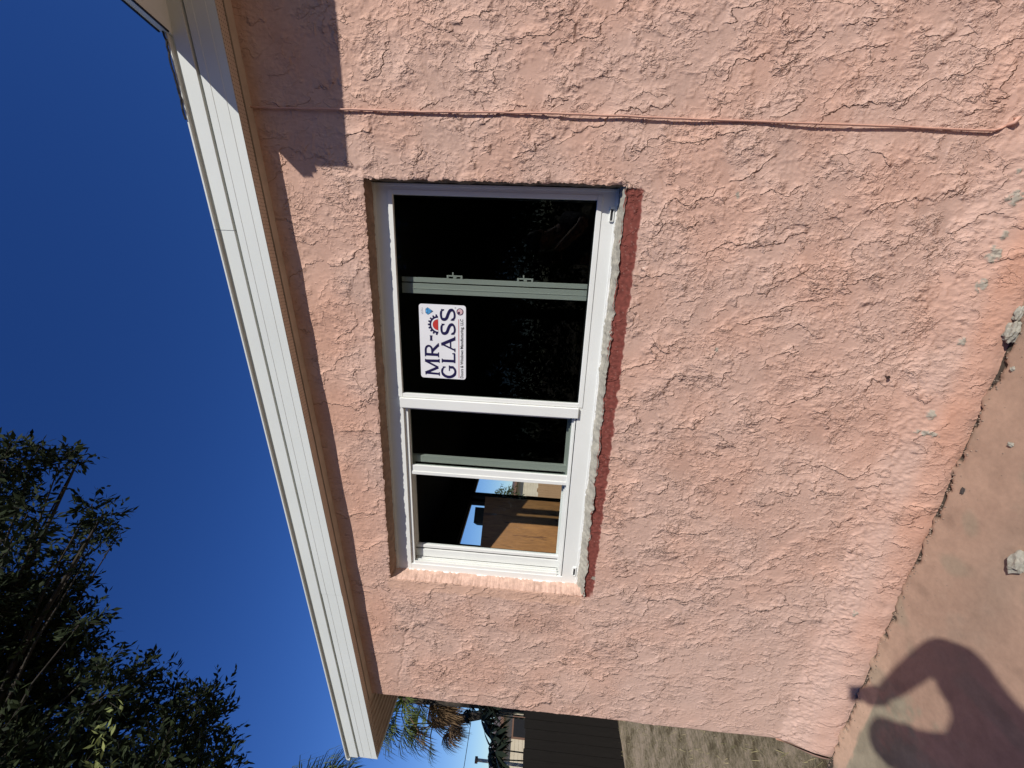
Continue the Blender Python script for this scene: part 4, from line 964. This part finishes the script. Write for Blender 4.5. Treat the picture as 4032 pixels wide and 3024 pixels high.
M_skin = mat('skin', (.42, .25, .17), .5); M_shirt = mat('dark_shirt', (.05, .05, .06), .9); M_short = mat('grey_shorts', (.10, .10, .11), .9); M_hair = mat('dark_hair', (.02, .015, .012), .6); M_shoe = mat('shoes', (.03, .03, .03), .6)
fh = Vector((FW.x, FW.y, 0)).normalized(); rh = Vector((fh.y, -fh.x, 0))
hip = Vector((.22, -2.05, .98)); neck = Vector((.185, -1.985, 1.60)); hd = Vector((.130, -1.955, 1.745))
rs = Vector((.310, -1.885, 1.515)); el_ = Vector((.270, -1.60, 1.405)); wr = Vector((.040, -1.668, 1.615)); ls = Vector((.02, -2.06, 1.49))
le = Vector((-.03, -2.08, 1.19)); lw = Vector((-.03, -1.99, .95))
V = [hip, hip+Vector((0, 0, .2)), Vector((.2, -2.0, 1.35)), neck-Vector((0, 0, .06)), neck+Vector((0, 0, .05)), hd-Vector((0, 0, .02)), hd+Vector((0, 0, .06)),
     rs, rs.lerp(el_, .5), el_, el_.lerp(wr, .5), wr, ls, ls.lerp(le, .5), le, lw]
hipr = hip+rh*.1-Vector((0, 0, .08)); hipl = hip-rh*.1-Vector((0, 0, .08)); kr = hipr+fh*.03-Vector((0, 0, .43)); kl = hipl+fh*.03-Vector((0, 0, .43)); ar = Vector((kr.x, kr.y, .09))-fh*.04; al = Vector((kl.x, kl.y, .09))-fh*.04
V += [hipr, kr, ar, ar+fh*.16-Vector((0, 0, .055)), hipl, kl, al, al+fh*.16-Vector((0, 0, .055))]
E_ = [(0, 1), (1, 2), (2, 3), (3, 4), (4, 5), (5, 6), (3, 7), (7, 8), (8, 9), (9, 10), (10, 11), (3, 12), (12, 13), (13, 14), (14, 15), (0, 16), (16, 17), (17, 18), (18, 19), (0, 20), (20, 21), (21, 22), (22, 23)]
Rr_ = [(.16, .12), (.145, .11), (.16, .12), (.09, .08), (.058, .058), (.088, .095), (.085, .095), .072, .062, .054, .048, .034, .068, .052, .042, .028, .10, .065, .042, .035, .10, .065, .042, .035]
skin('body', V, E_, Rr_, M_skin, person)
sh = lambda r_, k: tuple(x*k for x in (r_ if hasattr(r_, '__len__') else (r_, r_)))
skin('shirt', [V[0], V[1], V[2], V[3], V[7], V[8], V[12], V[13], V[9]], [(0, 1), (1, 2), (2, 3), (3, 4), (4, 5), (3, 6), (6, 7), (5, 8)], [sh(Rr_[0], 1.12), sh(Rr_[1], 1.12), sh(Rr_[2], 1.1), sh(Rr_[3], 1.1), (.090, .090), (.080, .080), (.088, .088), (.078, .078), (.076, .076)], M_shirt, person)
b = MB(); b.tube([hip+Vector((0, 0, .06)), hip-Vector((0, 0, .06)), hip-Vector((0, 0, .12))], [.158, .175, .150], 16)
for a_, k_ in ((V[16], V[17]), (V[20], V[21])): b.tube([a_+Vector((0, 0, .04)), a_.lerp(k_, .4), a_.lerp(k_, .8)], [.105, .105, .100], 14)
b.build('shorts', M_short, person, smooth=True)
for a, c_ in ((V[18], V[19]), (V[22], V[23])):
    skin('shoe', [a-fh*.05-Vector((0, 0, .035)), a.lerp(c_, .5)-Vector((0, 0, .02)), c_+fh*.03], [(0, 1), (1, 2)], [.045, .048, .036], M_shoe, person)
# hand: palm and five fingers wrapped round the phone
def lv(r_, u_, f_): return CAM + RT*r_ + UP*u_ + FW*f_
palm_c = lv(.022, -.10, -.042)
skin('hand', [wr, wr.lerp(palm_c, .55), palm_c], [(0, 1), (1, 2)], [.030, (.036, .024), (.040, .020)], M_skin, person)
for k, (u0, ln) in enumerate(((-.066, 1.0), (-.086, 1.05), (-.105, 1.0), (-.124, .85))):
    skin('finger', [lv(.024, u0-.006, -.038), lv(-.012, u0, -.040), lv(-.036, u0+.004, -.024), lv(-.042, u0+.006, -.010+.004*ln)], [(0, 1), (1, 2), (2, 3)], [.0105, .0095, .0088, .0078], M_skin, person)
skin('finger', [lv(.036, -.115, -.040), lv(.046, -.092, -.026), lv(.045, -.066, -.014)], [(0, 1), (1, 2)], [.013, .011, .009], M_skin, person)
# face details
fc = hd+fh*.085
for s_ in (-1, 1):
    b = MB(); b.tube([fc+rh*.032*s_+Vector((0, 0, .02))-fh*.012, fc+rh*.032*s_+Vector((0, 0, .02))+fh*.004], [.012, .008], 10); b.build('eye', M_blk, person, smooth=True)
    skin('ear', [hd+rh*.085*s_+Vector((0, 0, .03)), hd+rh*.098*s_+Vector((0, 0, .0)), hd+rh*.086*s_-Vector((0, 0, .025))], [(0, 1), (1, 2)], [.012, .014, .009], M_skin, person)
skin('nose', [fc+Vector((0, 0, .02)), fc+fh*.02-Vector((0, 0, .02))], [(0, 1)], [.010, .015], M_skin, person)
b = MB(); b.tube([fc-rh*.025-Vector((0, 0, .055))-fh*.006, fc-Vector((0, 0, .057))+fh*.004, fc+rh*.025-Vector((0, 0, .055))-fh*.006], .006, 8); b.build('mouth', mat('lips', (.3, .1, .09), .5), person)
skin('hair', [hd-fh*.03+Vector((0, 0, -.0)), hd-fh*.015+Vector((0, 0, .07)), hd+fh*.03+Vector((0, 0, .085))], [(0, 1), (1, 2)], [(.092, .098), (.094, .10), (.075, .07)], M_hair, person)
b = MB(); ca_ = (Vector((0, 0, .85))+rh*.25).normalized(); b.tube([hd+Vector((0, 0, .02)), hd+Vector((0, 0, .02))+ca_*.062, hd+Vector((0, 0, .02))+ca_*.072], [.092, .088, .072], 16); b.build('cap', M_shirt, person, smooth=True)
# phone
b = MB(); n = 0
for f0 in (-.0125, -.0045):
    for (r_, u_) in ((-.034, .026), (.042, .026), (.042, -.128), (-.034, -.128)): p = lv(r_, u_, f0); b.v.append(tuple(p))
b.f += [(0, 1, 2, 3), (7, 6, 5, 4), (0, 4, 5, 1), (1, 5, 6, 2), (2, 6, 7, 3), (3, 7, 4, 0)]
phone = b.build('phone', mat('phone_case', (.02, .02, .022), .4), None, bevel=.0025, origin=tuple(lv(0, -.06, -.008))); tag(phone, 'black phone held upright in the raised hand', 'phone')
b = MB(); b.tube([lv(0, 0, -.0044), lv(0, 0, -.003)], .006, 16); setp(b.build('camera_lens', M_dark, None), phone)
